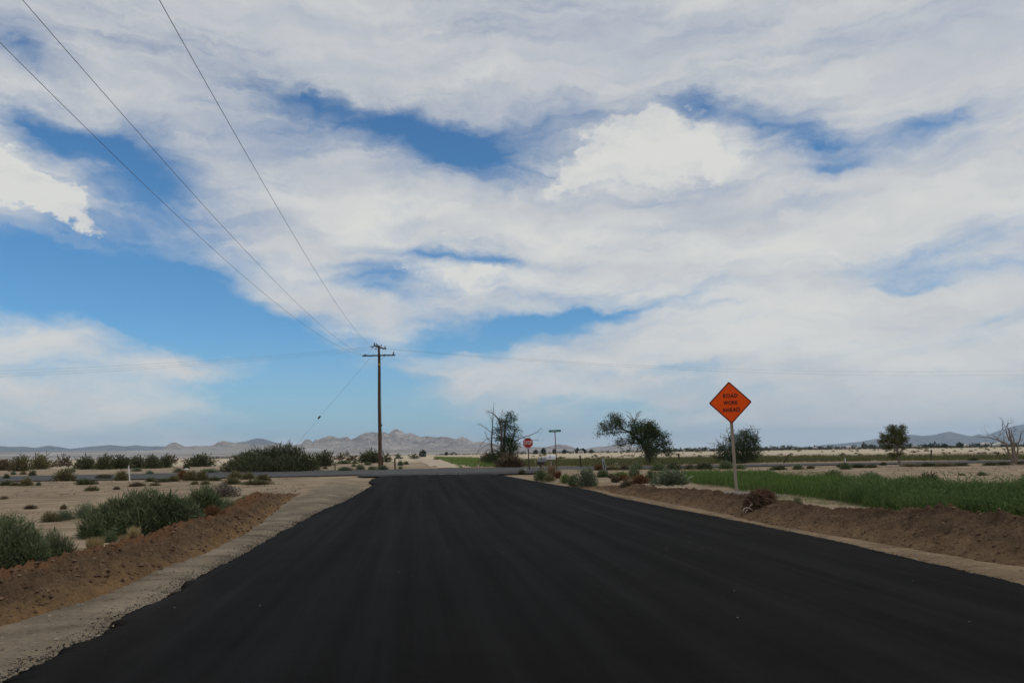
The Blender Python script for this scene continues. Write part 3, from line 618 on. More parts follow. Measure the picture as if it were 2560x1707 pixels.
# sagging fence wire between the right hand posts
fp = [at_y(*r4(1115, 738), at(*r4(1123, 832))[1]), at_y(*r5(245, 575), at(*r5(210, 633))[1]), at_y(*r5(1524, 525), at(*r5(1525, 610))[1]), at_y(*r5(2120, 548), at(*r5(2108, 595))[1])]
wp = []
for a, b in zip(fp[:-1], fp[1:]):
    t = np.linspace(0, 1, 14)[:, None]; q = a+(b-a)*t; q[:, 2] -= .12*(4*t*(1-t))[:, 0]; wp.append(q[:-1] if b is not fp[-1] else q)
wp = np.concatenate(wp); o = MB().tube(wp-fp[0], .006, 4).build('fence_wire', M['wire']); o.location = fp[0]; tag(o, 'thin sagging wire strung between the fence posts right of the leaning tree', 'fence wire')
def litter(label, px, w, h, mat='white', shape=0):
    B = at(*px); k = depth(B)/F; m = MB(); w, h = w*k, h*k
    if shape == 0: m.tube([(-w/2, 0, h*.3), (-w*.2, .02, h*.5), (w*.2, 0, h*.45), (w/2, .03, h*.25)], [h*.2, h*.45, h*.4, h*.15], 7)
    else: m.tube([(-w/2, 0, 0), (-w*.45, 0, h*.8), (-w*.1, 0, h), (w*.3, 0, h*.85), (w*.5, 0, 0)], h*.13, 6)
    o = m.build('litter', M[mat], None, True); o.location = B; tag(o, label, 'litter')
litter('small white paper scrap by the olive scrub left of the fresh road', r1(2222, 572), 4, 4)
litter('white plastic bag lying beyond the cross road near the dark round bush', r1(1712, 455), 11, 4)
litter('bent white plastic pipe lying on the verge under the leaning tree', r4(385, 866), 11, 6, 'white', 1)
litter('tiny white scrap beside the stop sign mound', r3(1302, 1092), 2.2, 3.5)
# ------------------------------------------------------------------ mountains
def rock(name, cols, sc, bd):
    m = newmat(name); N, L = nt(m); b = N['Principled BSDF']; g = N.new('ShaderNodeNewGeometry'); P = g.outputs['Position']
    n1 = noise(N, L, P, sc, 7, .7); n2 = noise(N, L, P, sc*6, 5, .75)
    c = ramp(N, L, n1, [(.3, cols[0]), (.5, cols[1]), (.68, cols[2])])
    c = mixc(N, L, 1., c, ramp(N, L, n2, [(.33, (.42,)*3), (.5, (1,)*3), (.66, (1.5, 1.48, 1.45))]), 'MULTIPLY')
    L.new(c, b.inputs['Base Color']); b.inputs['Roughness'].default_value = .95; b.inputs['Specular IOR Level'].default_value = .05
    L.new(bumpn(N, L, n2, 1., bd), b.inputs['Normal']); return m
M['rock'] = rock('granite_hill', ((.15, .135, .13), (.31, .275, .26), (.5, .44, .4)), .006, 14)  # wide tone contrast also paints relief shading into the rock
M['rock2'] = rock('granite_butte', ((.17, .145, .13), (.33, .28, .24), (.5, .42, .36)), .011, 12)
M['blue'] = rock('scrub_ridge', ((.09, .085, .08), (.13, .12, .11), (.18, .16, .14)), .0016, 20)
def mountain(sky, D, W, mat, seed, nu=420, nv=60, rough=.06, lam=.35):
    sky = np.array(sky, float); azs = []; els = []
    for q in sky:
        d = ray(*q); azs.append(math.atan2(d[0], d[1])); els.append(math.atan2(d[2], math.hypot(d[0], d[1])))
    az = np.linspace(azs[0], azs[-1], nu); el = np.interp(az, azs, els)
    el = el+0*az; s = az*D; hc = np.tan(el)*D+H; gb = G(np.sin(az)*D, np.cos(az)*D); hh = np.maximum(hc-gb, 1)
    hh = hh*(1+rough*(ridged(s/(W*.16), s*0, 4, seed)-.55)+rough*.9*(ridged(s/(W*.045), s*0+3, 3, seed+2)-.6))
    t = np.linspace(-1, 1, nv); v = np.sign(t)*np.abs(t)**1.3; A, V = np.meshgrid(az, v, indexing='ij'); S = A*D
    rd = ridged(S/(W*lam)+.25*V, V*W/(W*lam*1.6), 5, seed+3); rd2 = ridged(S/(W*lam*.22), V*W/(W*lam*.3), 4, seed+7)
    av = np.abs(V); wsm = ss(0, .3, av)
    # the crest profile broadens downhill so that spurs leave the ridge
    prof = (1-av)**1.1*(1-wsm*(.8*(1-rd)))+.3*(rd2-.6)*wsm*(1-av)
    sm = hh[:, None]*(1-.5*av)+.5*av*np.convolve(np.pad(hh, 30, 'edge'), np.ones(61)/61, 'valid')[:, None]
    Rr = D+V*W; x = np.sin(A)*Rr; y = np.cos(A)*Rr; z = gb[:, None]-4*av**2-6*(av > .98)+sm*prof
    edge = np.minimum(1, np.minimum(np.arange(nu), np.arange(nu)[::-1])/6.)[:, None]; z = z*edge+(G(x, y)-6)*(1-edge)
    o = link('mountain', mesh('mountain', np.stack([x, y, z], -1).reshape(-1, 3), grid(nu, nv)[:, ::-1], mat, True)); tag(o, kind='structure')
A1 = [r1(*q) for q in ((-300, 250), (-150, 238), (0, 235), (100, 246), (190, 240), (320, 252), (450, 233), (560, 247), (640, 262), (780, 247), (1010, 226), (1150, 239), (1250, 228), (1330, 238), (1440, 237), (1600, 243), (1800, 240), (1950, 232))]
A2 = [r2(*q) for q in ((60, 1165), (210, 1140), (300, 1126), (370, 1107), (430, 1092), (500, 1101), (560, 1121), (620, 1141), (700, 1157), (820, 1172))]
Bm = [r1(*q) for q in ((1400, 285), (1480, 268), (1500, 255), (1540, 225), (1570, 206), (1620, 206), (1660, 228), (1700, 244), (1800, 236), (1880, 242), (1970, 222), (2000, 201), (2050, 188), (2110, 201), (2200, 212), (2300, 219))]+[r2(*q) for q in ((60, 1150), (110, 1146), (200, 1150), (350, 1155), (500, 1158), (640, 1152), (700, 1166), (800, 1164), (880, 1152), (905, 1121), (935, 1101), (970, 1111), (1000, 1135), (1020, 1106), (1070, 1106), (1100, 1091), (1150, 1070), (1200, 1068), (1240, 1086), (1290, 1091), (1350, 1080), (1385, 1103), (1440, 1150), (1500, 1190))]
Cm = [r2(*q) for q in ((1200, 1205), (1280, 1180), (1330, 1141), (1370, 1111), (1420, 1095), (1480, 1066), (1540, 1036), (1600, 1025), (1640, 1036), (1680, 1031), (1740, 1026), (1780, 1046), (1820, 1016), (1860, 1000), (1910, 1016), (1950, 1046), (2000, 1036), (2050, 1056), (2110, 1086), (2170, 1073), (2240, 1079), (2300, 1088))]+[r3(*q) for q in ((60, 632), (150, 622), (220, 632), (340, 656), (380, 641), (430, 625), (470, 636), (530, 676), (580, 696), (680, 690), (760, 702), (900, 722), (1210, 732), (1300, 771), (1420, 766), (1500, 771), (1600, 766), (1680, 746), (1780, 724), (1850, 736), (1940, 751), (2010, 786), (2100, 800), (2200, 830))]
Dm = [r6(*q) for q in ((760, 170), (860, 131), (1000, 106), (1100, 105), (1280, 71), (1400, 62), (1540, 90), (1700, 122), (1850, 140), (2100, 165), (2300, 185))]
Em = [r5(*q) for q in ((480, 490), (560, 470), (750, 455), (900, 440), (1040, 413), (1150, 425), (1200, 396), (1330, 376), (1450, 388), (1550, 379), (1620, 362), (1690, 350), (1760, 366), (1850, 386), (1950, 400), (2150, 410), (2352, 420), (2600, 440))]
Fm = [r5(*q) for q in ((1780, 410), (1890, 390), (1950, 372), (2010, 386), (2100, 350), (2200, 320), (2300, 296), (2400, 270), (2550, 240), (2750, 260))]
mountain(Fm, 16500, 2200, M['blue'], 6, 200, 40, .03); mountain(A1, 12500, 1700, M['blue'], 1, 300, 50, .04); mountain(Em, 13000, 1700, M['blue'], 5, 300, 50, .03)
mountain(A2, 11500, 1300, M['blue'], 2, 160, 50, .02); mountain(Bm, 6400, 520, M['rock2'], 3, 700, 90, .1, .3); mountain(Cm, 5300, 620, M['rock'], 4, 900, 110, .07, .32); mountain(Dm, 5600, 600, M['rock'], 8, 300, 70, .05)
# ------------------------------------------------------------------ shrubs
def bushcloud(n, bl, bw, seed, up=.5, shell=.55, lobes=6, flat=1.0, spike=.0):
    """leaf blades filling a lumpy unit dome: x,y in -.5...5, z 0..1"""
    r = np.random.default_rng(seed); lb = []
    for i in range(lobes):
        a = r.random()*6.28; q = .27*math.sqrt(r.random()); lb.append((q*math.cos(a), q*math.sin(a),   .24+.12*r.random(), (.66+.34*r.random())*(1-.9*q*q)))
    lb = np.array(lb); w = lb[:, 2]**2; i = r.choice(lobes, n, p=w/w.sum())
    d = r.normal(size=(n, 3)); d /= np.linalg.norm(d, axis=1)[:, None]; d[:, 2] = np.abs(d[:, 2])
    rad = 1-shell*r.random(n)**1.3; rad *= .86+.28*fbm(d[:, 0]*3+i*5, d[:, 1]*3+d[:, 2]*2, 3, seed)
    p = np.stack([lb[i, 0]+d[:, 0]*rad*lb[i, 2]*1.15, lb[i, 1]+d[:, 1]*rad*lb[i, 2]*1.15, .02+np.clip(d[:, 2]*rad, 0, 2)*lb[i, 3]*.92], 1)
    dr = d*[.7, .7, .5]+np.array([0, 0, up])+r.normal(size=(n, 3))*.38; dr /= np.linalg.norm(dr, axis=1)[:, None]
    ln = bl*(.55+.9*r.random(n)); k = r.random(n) < spike; ln[k] *= 2.2
    v, f = blades(p, dr, ln, bw*(.6+.8*r.random(n))); v[:, 2] = np.maximum(v[:, 2], -.02); return v, f
def stems(n, seed, rad, h=.8):
    r = np.random.default_rng(seed); m = MB()
    for i in range(n):
        a = r.random()*6.28; q = .42*math.sqrt(r.random()); e = np.array([q*math.cos(a), q*math.sin(a), h*(.5+.5*r.random())*(1-q)])
        m.tube([(0.25*e[0], .25*e[1], -.04), e*[.7, .7, .45], e], [rad, rad*.7, rad*.3], 3, False)
    return m
PROTO = {}
def proto(kind, lod, k):
    key = (kind, lod, k)
    if key not in PROTO:
        n, bl, bw = {'far': (170, .24, .085), 'mid': (1700, .15, .042), 'near': (3400, .105, .02)}[lod]
        v, f = bushcloud(n, bl, bw, 1000+k*31+len(kind), .45, .75, 7+k, spike=.05)
        q_ = np.percentile(np.abs(v[:, :2]), 97); v[:, :2] *= .5/q_; v[:, 2] *= 1/np.percentile(v[:, 2], 98.5)
        st = stems(6 if lod == 'far' else 14, k+5, .012 if lod == 'far' else .007); sv = np.concatenate(st.v); sf = np.concatenate(st.f)
        me = mesh(kind+'_shrub', np.concatenate([v, sv]), np.concatenate([f, sf+len(v)]), M[kind])
        me.materials.append(M['twig']); mi = np.zeros(len(me.polygons), np.int32); mi[len(f):] = 1
        me.polygons.foreach_set('material_index', mi); PROTO[key] = me
    return PROTO[key]
CNT = [0]
def shrub(kind, px, base, w, top, label, group=None, name='desert_shrub', dz=0, dpt=.85, lod=None):
    B = at(px, base, dz); B[2] += dz; d = depth(B); k = d/F; CNT[0] += 1
    lod = lod or ('near' if d < 24 else 'mid' if d < 110 else 'far')
    o = link(name, proto(kind, lod, CNT[0] % 4)); o.location = B-np.array([0, 0, .03]); W = w*k*1.02; hgt = (base-top)*k
    o.scale = (W, min(W*dpt, 3.5), hgt*1.04); o.rotation_euler = (0, 0, R_(-7)+((CNT[0]*2.4) % 1.2-.6))
    return tag(o, label, 'shrub' if 'weed' not in name else 'weed', group)
def SH(kind, fn, x0, x1, top, base, label, group=None, **kw):
    a = fn(x0, top); b = fn(x1, base); return shrub(kind, (a[0]+b[0])/2, b[1], b[0]-a[0], a[1], label, group, **kw)
def bigbush(name, label, kind, fn, x0, x1, top, base, n, bl, bw, seed, lobes, dz=0, dpt=.8, spike=.08, up=.5, group=None, shell=.6, stem=40, yoff=0):
    """a bespoke bush; bl and bw in metres"""
    a = fn(x0, top); b = fn(x1, base); B = at((a[0]+b[0])/2, b[1], dz); B[2] += dz; k = depth(B)/F; W = (b[0]-a[0])*k; Hh = (b[1]-a[1])*k; D = min(W*dpt, 5)
    r = np.random.default_rng(seed); L_ = np.array(lobes, float)      # lobe: cx, rx, h (fractions of the width / height), cy
    w = L_[:, 1]*L_[:, 2]; i = r.choice(len(L_), n, p=w/w.sum()); d = r.normal(size=(n, 3)); d /= np.linalg.norm(d, axis=1)[:, None]; d[:, 2] = np.abs(d[:, 2])
    rad = 1-shell*r.random(n)**1.3; rad *= .84+.32*fbm(d[:, 0]*3+i*5, d[:, 1]*3+d[:, 2]*3, 4, seed)
    rx = L_[i, 1]*W; ry = np.minimum(rx, D*.5)
    p = np.stack([(L_[i, 0]-.5)*W+d[:, 0]*rad*rx, L_[i, 3]*D+d[:, 1]*rad*ry, d[:, 2]*rad*L_[i, 2]*Hh*.95], 1)
    dr = d*[.75, .75, .5]+[0, 0, up]+r.normal(size=(n, 3))*.4; dr /= np.linalg.norm(dr, axis=1)[:, None]; ln = bl*(.5+r.random(n)); ln[r.random(n) < spike] *= 2.3
    v, f = blades(p, dr, ln, bw*(.6+.8*r.random(n)))
    o = empty(name, B+np.array([0, yoff, -.02]), label, 'bush', group, R_(-7)); link('foliage', mesh('foliage', v, f, M[kind]), o)
    m = MB()
    for _ in range(stem):
        j = r.choice(len(L_), p=w/w.sum()); a_ = r.random()*6.28; q = math.sqrt(r.random()); c = np.array([(L_[j, 0]-.5)*W, L_[j, 3]*D, 0])
        e = c+np.array([math.cos(a_)*q*L_[j, 1]*W*.8, math.sin(a_)*q*min(L_[j, 1]*W, D*.5)*.8, L_[j, 2]*Hh*(.95-.5*q)])
        s0 = c+(e-c)*[.3, .3, 0]+[0, 0, -.05]; m.tube([s0, (s0+e)/2+r.normal(size=3)*.03*Hh, e], [bw*.9, bw*.7, bw*.35], 4, False)
    m.build('stems', M['twig'], o); return o
# near bushes left of the road
bigbush('saltbush', 'large dense green bush behind the left dirt bank, widest near bush', 'tumble_green', r1, 740, 1780, 640, 1075, 46000, .085, .019, 301,
        [(.12, .13, .6, -.1), (.25, .17, .82, 0), (.4, .18, .95, .1), (.55, .18, .97, 0), (.7, .17, .95, .1), (.84, .15, .86, .1), (.93, .09, .66, .1), (.25, .2, .6, -.2), (.5, .22, .7, -.1)], spike=.16, dpt=.45, yoff=.25, stem=150)
bigbush('saltbush', 'rounded green bush at the right end of the widest near bush', 'tumble_green', r1, 1715, 2020, 600, 890, 12000, .1, .016, 302,
        [(.3, .3, .85, 0), (.55, .33, 1, 0), (.8, .22, .7, 0)], spike=.15)
bigbush('saltbush', 'feathery green bush cut by the left edge above the dirt bank', 'tumble_green', r1, -260, 470, 880, 1390, 30000, .06, .0135, 303,
        [(.25, .28, .95, .1), (.5, .28, 1, .05), (.7, .24, .82, 0), (.85, .16, .6, -.1), (.4, .3, .7, -.2)], spike=.12, shell=.7, stem=90)
bigbush('saltbush', 'thin airy green sprigs right of the feathery bush at the left edge', 'tumble_green', r1, 400, 700, 1000, 1265, 5200, .055, .009, 304,
        [(.25, .3, 1, 0), (.55, .28, .8, 0), (.8, .2, .55, -.1)], spike=.25, shell=.9, up=.7, stem=60)
SH('tumble_green', r1, 1830, 1940, 790, 870, 'small bright green weed between the two near bushes and the dirt bank', name='weed')
SH('tumble_green', r1, 1985, 2165, 712, 822, 'low green weed right of the rounded near bush on the left', name='weed')
SH('tumble_green', r1, 2160, 2345, 702, 775, 'low green weed by the sandy heap at the end of the left bank', name='weed')
SH('tumble_green', r1, 930, 1080, 1010, 1120, 'bright green sprout at the foot of the widest near bush, by straw grass', name='weed')
SH('greybrush', r1, 1930, 2190, 592, 700, 'grey dry brush lying on the sandy heap beyond the left bank')
SH('orangebrown', r1, 1880, 2055, 782, 885, 'rusty orange tumbleweed on the crest of the left dirt bank', dz=.3)
SH('olive', r1, -20, 135, 868, 962, 'dry olive shrub above the feathery bush at the left edge')
SH('olive', r1, 385, 550, 838, 932, 'dull olive shrub on open sand, left of a pair between near bushes')
SH('silver', r1, 525, 695, 822, 915, 'grey green shrub on open sand, right of a pair between near bushes')
SH('silver', r1, 695, 885, 766, 888, 'pale green shrub just left of the widest near bush')
def straw(fn, x0, x1, top, base, label, n, seed, kind='straw', dz=0, spread=.5):
    a = fn(x0, top); b = fn(x1, base); B = at((a[0]+b[0])/2, b[1], dz); B[2] += dz; k = depth(B)/F; W = (b[0]-a[0])*k; Hh = (b[1]-a[1])*k
    r = np.random.default_rng(seed); p = np.stack([(r.random(n)-.5)*W*.8, (r.random(n)-.5)*W*.5, np.zeros(n)-.02], 1)
    dr = np.stack([r.normal(size=n)*.22*spread*2, r.normal(size=n)*.22*spread*2, np.ones(n)], 1); dr /= np.linalg.norm(dr, axis=1)[:, None]
    v, f = blades(p, dr, Hh*(.45+.65*r.random(n)), max(.006, 1.1*k)*(.5+r.random(n)))
    o = link('grass_tuft', mesh('grass_tuft', v, f, M[kind])); o.location = B; return tag(o, label, 'grass tuft')
straw(r1, 790, 950, 1050, 1170, 'straw yellow grass tuft on the left bank crest, nearer of two', 420, 71, dz=.3)
straw(r1, 1170, 1285, 955, 1070, 'straw yellow grass tuft on the left bank crest, farther of two', 300, 72, dz=.3)
straw(r1, 1090, 1180, 1030, 1085, 'faint thin straw grass between the two straw tufts on the left bank', 90, 73, dz=.3)
straw(r3, 1625, 1730, 1000, 1200, 'tall tan dry reeds behind the white mailbox post', 260, 74, 'dryreed', spread=.35)
straw(r3, 1725, 1800, 1075, 1205, 'rust brown dry stalks at the foot of the street name pole', 220, 75, 'orangebrown', spread=.5)
# scrub along and beyond the cross road, left
G_L = 'low scrub along the left part of the cross road'
for kind, x0, x1, t, b, lab in (
    ('olive', 505, 685, 455, 555, 'tall olive and rust shrub at the cross road edge, left of the white delineator'),
    ('dark_green', 865, 955, 498, 538, 'small dark green shrub on the cross road edge, left of a touching pair'),
    ('dark_green', 945, 1035, 496, 538, 'small dark green shrub on the cross road edge, right of a touching pair'),
    ('olive', 1055, 1185, 472, 553, 'olive shrub touching the white leaning delineator on its left'),
    ('dark_green', 695, 885, 538, 588, 'flat dark green shrub on the sand below the touching pair'),
    ('dark_green', -20, 105, 553, 598, 'flat dark green shrub at the left edge before the cross road'),
    ('olive', 185, 300, 533, 602, 'olive shrub on the near verge second from the left edge'),
    ('olive', 100, 175, 568, 602, 'tiny olive shrub at the near verge by the left edge'),
    ('silver', 330, 375, 565, 597, 'tiny pale shrub alone on the near verge'),
    ('silver', 1335, 1405, 462, 497, 'small grey green shrub on the far verge right of the delineator'),
    ('dark_green', 1340, 1440, 523, 563, 'dark shrub on the near verge right of the delineator'),
    ('dark_green', 1435, 1560, 533, 566, 'low dark shrub between the delineator and the olive row'),
    ('olive', 1535, 1650, 508, 562, 'olive shrub starting the long olive row'),
    ('orangebrown', 1630, 1710, 466, 545, 'rust orange shrub in the long olive row'),
    ('olive', 1690, 1820, 470, 556, 'big olive shrub in the middle of the long olive row'),
    ('olive', 1790, 1925, 474, 556, 'big olive shrub at the right of the long olive row'),
    ('dark_green', 1905, 2025, 518, 556, 'low dark green shrub ending the long olive row'),
    ('olive', 2095, 2235, 472, 537, 'olive shrub before the big dark bush, left one'),
    ('olive', 2215, 2345, 482, 542, 'olive shrub before the big dark bush, middle one'),
    ('olive', 2340, 2500, 500, 560, 'olive shrub before the big dark bush, right one'),
    ('olive', 2055, 2215, 528, 588, 'rounded olive shrub just left of the white paper scrap'),
    ('olive', 2230, 2480, 545, 590, 'flat spreading olive shrub just right of the white paper scrap'),
    ('olive', 1755, 1825, 558, 592, 'small olive shrub on sand below the long olive row, left one'),
    ('olive', 1850, 1925, 553, 592, 'small olive shrub on sand below the long olive row, right one'),
    ('brown', 1375, 1480, 572, 602, 'flat brown shrub on sand right of the delineator foot'),
    ('brown', 1185, 1320, 568, 607, 'flat tan shrub on sand at the delineator foot'),
    ('olive', 790, 910, 606, 648, 'lone dry olive clump on the sand flat, wider of two'),
    ('brown', 1040, 1110, 607, 637, 'lone brown clump on the sand flat, smaller of two'),
    ('brown', 5, 75, 693, 723, 'lone brown clump on the sand flat near the left edge'),
    ('brown', 225, 335, 773, 813, 'lone brown clump on the sand, left of a far apart pair'),
    ('brown', 553, 615, 773, 815, 'lone brown clump on the sand, right of a far apart pair'),
    ('dark_green', 28, 92, 493, 538, 'small green shrub on the far verge by the left edge'),
    ('olive', 188, 245, 468, 498, 'small olive shrub on the far verge, left of centre group'),
    ('dark_green', 255, 318, 463, 512, 'small dark shrub on the far verge beside a tiny olive one'),
    ('silver', 100, 150, 470, 500, 'tiny grey shrub on the far verge near the left edge')):
    SH(kind, r1, x0, x1, t, b, lab, G_L)
G_B = 'row of bushes beyond the cross road on the left'
for kind, x0, x1, t, b, lab in (
    ('brown', -60, 115, 366, 462, 'brownish bush at the left edge beyond the cross road'),
    ('olive', 105, 285, 340, 468, 'dark olive bush second from the left edge beyond the cross road'),
    ('olive', 280, 430, 328, 452, 'tall olive bush third from the left edge beyond the cross road'),
    ('brown', 425, 560, 370, 432, 'low brownish bush between the tall olive and the rusty one'),
    ('brown', 535, 680, 322, 428, 'rusty brown bush left of the long dark row'),
    ('dark_green', 685, 870, 345, 452, 'dark bush at the left end of the long dark row'),
    ('dark_green', 845, 1015, 330, 452, 'second bush of the long dark row'),
    ('dark_green', 1000, 1190, 333, 448, 'third bush of the long dark row'),
    ('dark_green', 1165, 1340, 338, 443, 'fourth bush of the long dark row'),
    ('dark_green', 1320, 1490, 332, 443, 'fifth bush of the long dark row'),
    ('dark_green', 1440, 1565, 327, 438, 'sixth bush of the long dark row'),
    ('brown', 1515, 1640, 325, 405, 'brownish bush at the right end of the long dark row'),
    ('dark_green', 1730, 1955, 322, 427, 'isolated round dark bush left of the big dark bush'),
    ('dark_green', 1680, 1740, 412, 444, 'small dark shrub at the foot of the isolated round bush'),
    ('silver', 1590, 1680, 440, 480, 'pale shrub on the far verge under the isolated round bush'),
    ('silver', 1850, 2020, 445, 485, 'flat pale shrub between the round bush and the big dark bush'),
    ('silver', 600, 680, 440, 475, 'pale shrub at the foot of the rusty brown bush'),
    ('silver', 1210, 1290, 440, 470, 'pale low shrub at the foot of the long dark row')):
    SH(kind, r1, x0, x1, t, b, lab, G_B)
bigbush('desert_bush', 'big dark green bush beyond the cross road left of the utility pole', 'dark_green', r2, 75, 1060, 1150, 1436, 26000, .26, .045, 311,
        [(.1, .12, .42, 0), (.2, .16, .72, .1), (.33, .16, .84, 0), (.47, .15, .9, .1), (.57, .12, .95, 0), (.68, .09, 1.03, 0), (.77, .13, .86, 0), (.88, .13, .62, 0), (.4, .25, .6, -.3), (.7, .2, .55, -.3)], dpt=.5, stem=150, spike=.05)
SH('dark_green', r2, 960, 1190, 1243, 1385, 'smaller dark bush touching the right of the big dark bush')
G_P = 'scrub round the foot of the utility pole'
for kind, x0, x1, t, b, lab in (
    ('brown', 1215, 1350, 1252, 1322, 'brownish bush at the left of the row behind the pole'),
    ('brown', 1335, 1500, 1262, 1332, 'wide brownish bush in the middle of the row behind the pole'),
    ('dark_green', 1470, 1700, 1236, 1352, 'tall dark bush directly left of the pole foot'),
    ('dark_green', 1690, 1810, 1248, 1345, 'dark bush directly right of the pole foot'),
    ('olive', 1310, 1390, 1230, 1275, 'spiky far bush poking above the row behind the pole'),
    ('tumble_green', 1245, 1400, 1322, 1360, 'low green shrub in front of the brownish bushes'),
    ('dark_green', 1838, 1932, 1255, 1310, 'small dark bush on sand right of the pole, left one'),
    ('dark_green', 1978, 2095, 1252, 1308, 'small dark bush on sand right of the pole, right one'),
    ('tumble_green', 1408, 1458, 1328, 1358, 'tiny green shrub below the wide brownish bush'),
    ('tumble_green', 1398, 1445, 1360, 1387, 'tiny green shrub on sand left of the pole'),
    ('tumble_green', 1535, 1605, 1338, 1372, 'low green shrub below the tall dark bush'),
    ('tumble_green', 1445, 1535, 1363, 1422, 'round green shrub on the far road edge left of the pole'),
    ('silver', 1265, 1410, 1388, 1432, 'wide grey green shrub on the far road edge left of the pole'),
    ('tumble_green', 1565, 1655, 1383, 1422, 'green shrub on the far road edge beside the pole'),
    ('silver', 1655, 1770, 1375, 1422, 'pale shrub hiding the foot of the utility pole'),
    ('tumble_green', 1875, 1932, 1328, 1375, 'small green shrub behind the black post'),
    ('tumble_green', 1928, 1985, 1333, 1366, 'small green shrub right of the black post, farther one'),
    ('tumble_green', 1880, 1925, 1380, 1412, 'small green shrub right of the black post, nearer one'),
    ('brown', 1095, 1150, 1385, 1412, 'tiny brown shrub near the thin short post'),
    ('olive', 2240, 2311, 1290, 1315, 'low olive shrub by the pale sand track')):
    SH(kind, r2, x0, x1, t, b, lab, G_P)
# right hand bank and verge
G_R = 'shrubs along the right dirt bank'
for kind, x0, x1, t, b, lab in (
    ('dark_green', 1215, 1310, 1082, 1143, 'small dark shrub on the sandy corner below the stop sign'),
    ('tumble_green', 1430, 1630, 1085, 1232, 'dense green bush at the foot of the mailboxes'),
    ('olive', 1560, 1720, 1150, 1240, 'low olive weeds before the white mailbox post'),
    ('weed', 1785, 1930, 1150, 1262, 'bright green weeds right of the mailboxes'),
    ('tumble_green', 1895, 2060, 1165, 1300, 'green bush at the start of the right dirt bank'),
    ('silver', 2020, 2300, 1080, 1312, 'large silvery green bush at the start of the right dirt bank')):
    SH(kind, r3, x0, x1, t, b, lab, G_R)
for kind, x0, x1, t, b, lab, dz in (
    ('tumble_green', 155, 305, 918, 1002, 'green shrub at the foot of the marker paddle', 0),
    ('weed', 295, 530, 940, 1000, 'low green weeds between marker paddle and leaning tree', 0),
    ('tumble_green', 520, 670, 890, 1015, 'green shrub on the right bank below the leaning tree', .1),
    ('tumble_green', 725, 860, 925, 1062, 'upright green shrub on the right bank, touching a silvery one', .1),
    ('silver', 825, 1180, 925, 1090, 'wide silvery shrub on the right bank crest', .15),
    ('brown', 275, 350, 955, 1005, 'small brown tumbleweed on the right bank, leftmost', .2),
    ('brown', 320, 420, 975, 1055, 'dark brown tumbleweed resting on the right bank crest', .25),
    ('orangebrown', 400, 525, 965, 1035, 'rusty tumbleweed on the right bank crest, smaller of two', .3),
    ('orangebrown', 545, 755, 972, 1070, 'rusty tumbleweed on the right bank crest, larger of two', .3),
    ('brown', 430, 580, 1030, 1125, 'flattened brown tumbleweed partway down the right bank', .15),
    ('orangebrown', 115, 220, 850, 916, 'round rust brown tumbleweed left of the marker paddle', 0),
    ('brown', 425, 525, 850, 906, 'brown tumbleweed on the verge right of the white bent pipe', 0),
    ('olive', 225, 425, 860, 912, 'flat olive weeds under the white bent pipe', 0),
    ('tumble_green', 545, 695, 828, 905, 'green shrub left of the leaning tree trunk', 0),
    ('tumble_green', 785, 965, 846, 922, 'green shrub right of the leaning tree trunk', 0),
    ('dark_green', 955, 1145, 836, 914, 'dark green shrub at the foot of the upright dark post', 0),
    ('brown', 1190, 1305, 850, 906, 'brown shrub between the dark post and the leafy bush', 0),
    ('dark_green', 1285, 1510, 828, 908, 'wide dark green shrub left of the orange sign post', 0),
    ('tumble_green', 1590, 1760, 815, 902, 'green shrub just left of the orange sign post', 0),
    ('tumble_green', 1780, 1900, 845, 900, 'low green shrub just right of the orange sign post', 0),
    ('dark_green', 2190, 2370, 866, 914, 'flat dark green shrub on the near verge right of the orange sign', 0),
    ('weed', 1840, 2260, 925, 985, 'dark green weed patch at the back of the green field', 0)):
    SH(kind, r4, x0, x1, t, b, lab, G_R, dz=dz)
G_V = 'low shrubs on the sand beside the right part of the cross road'
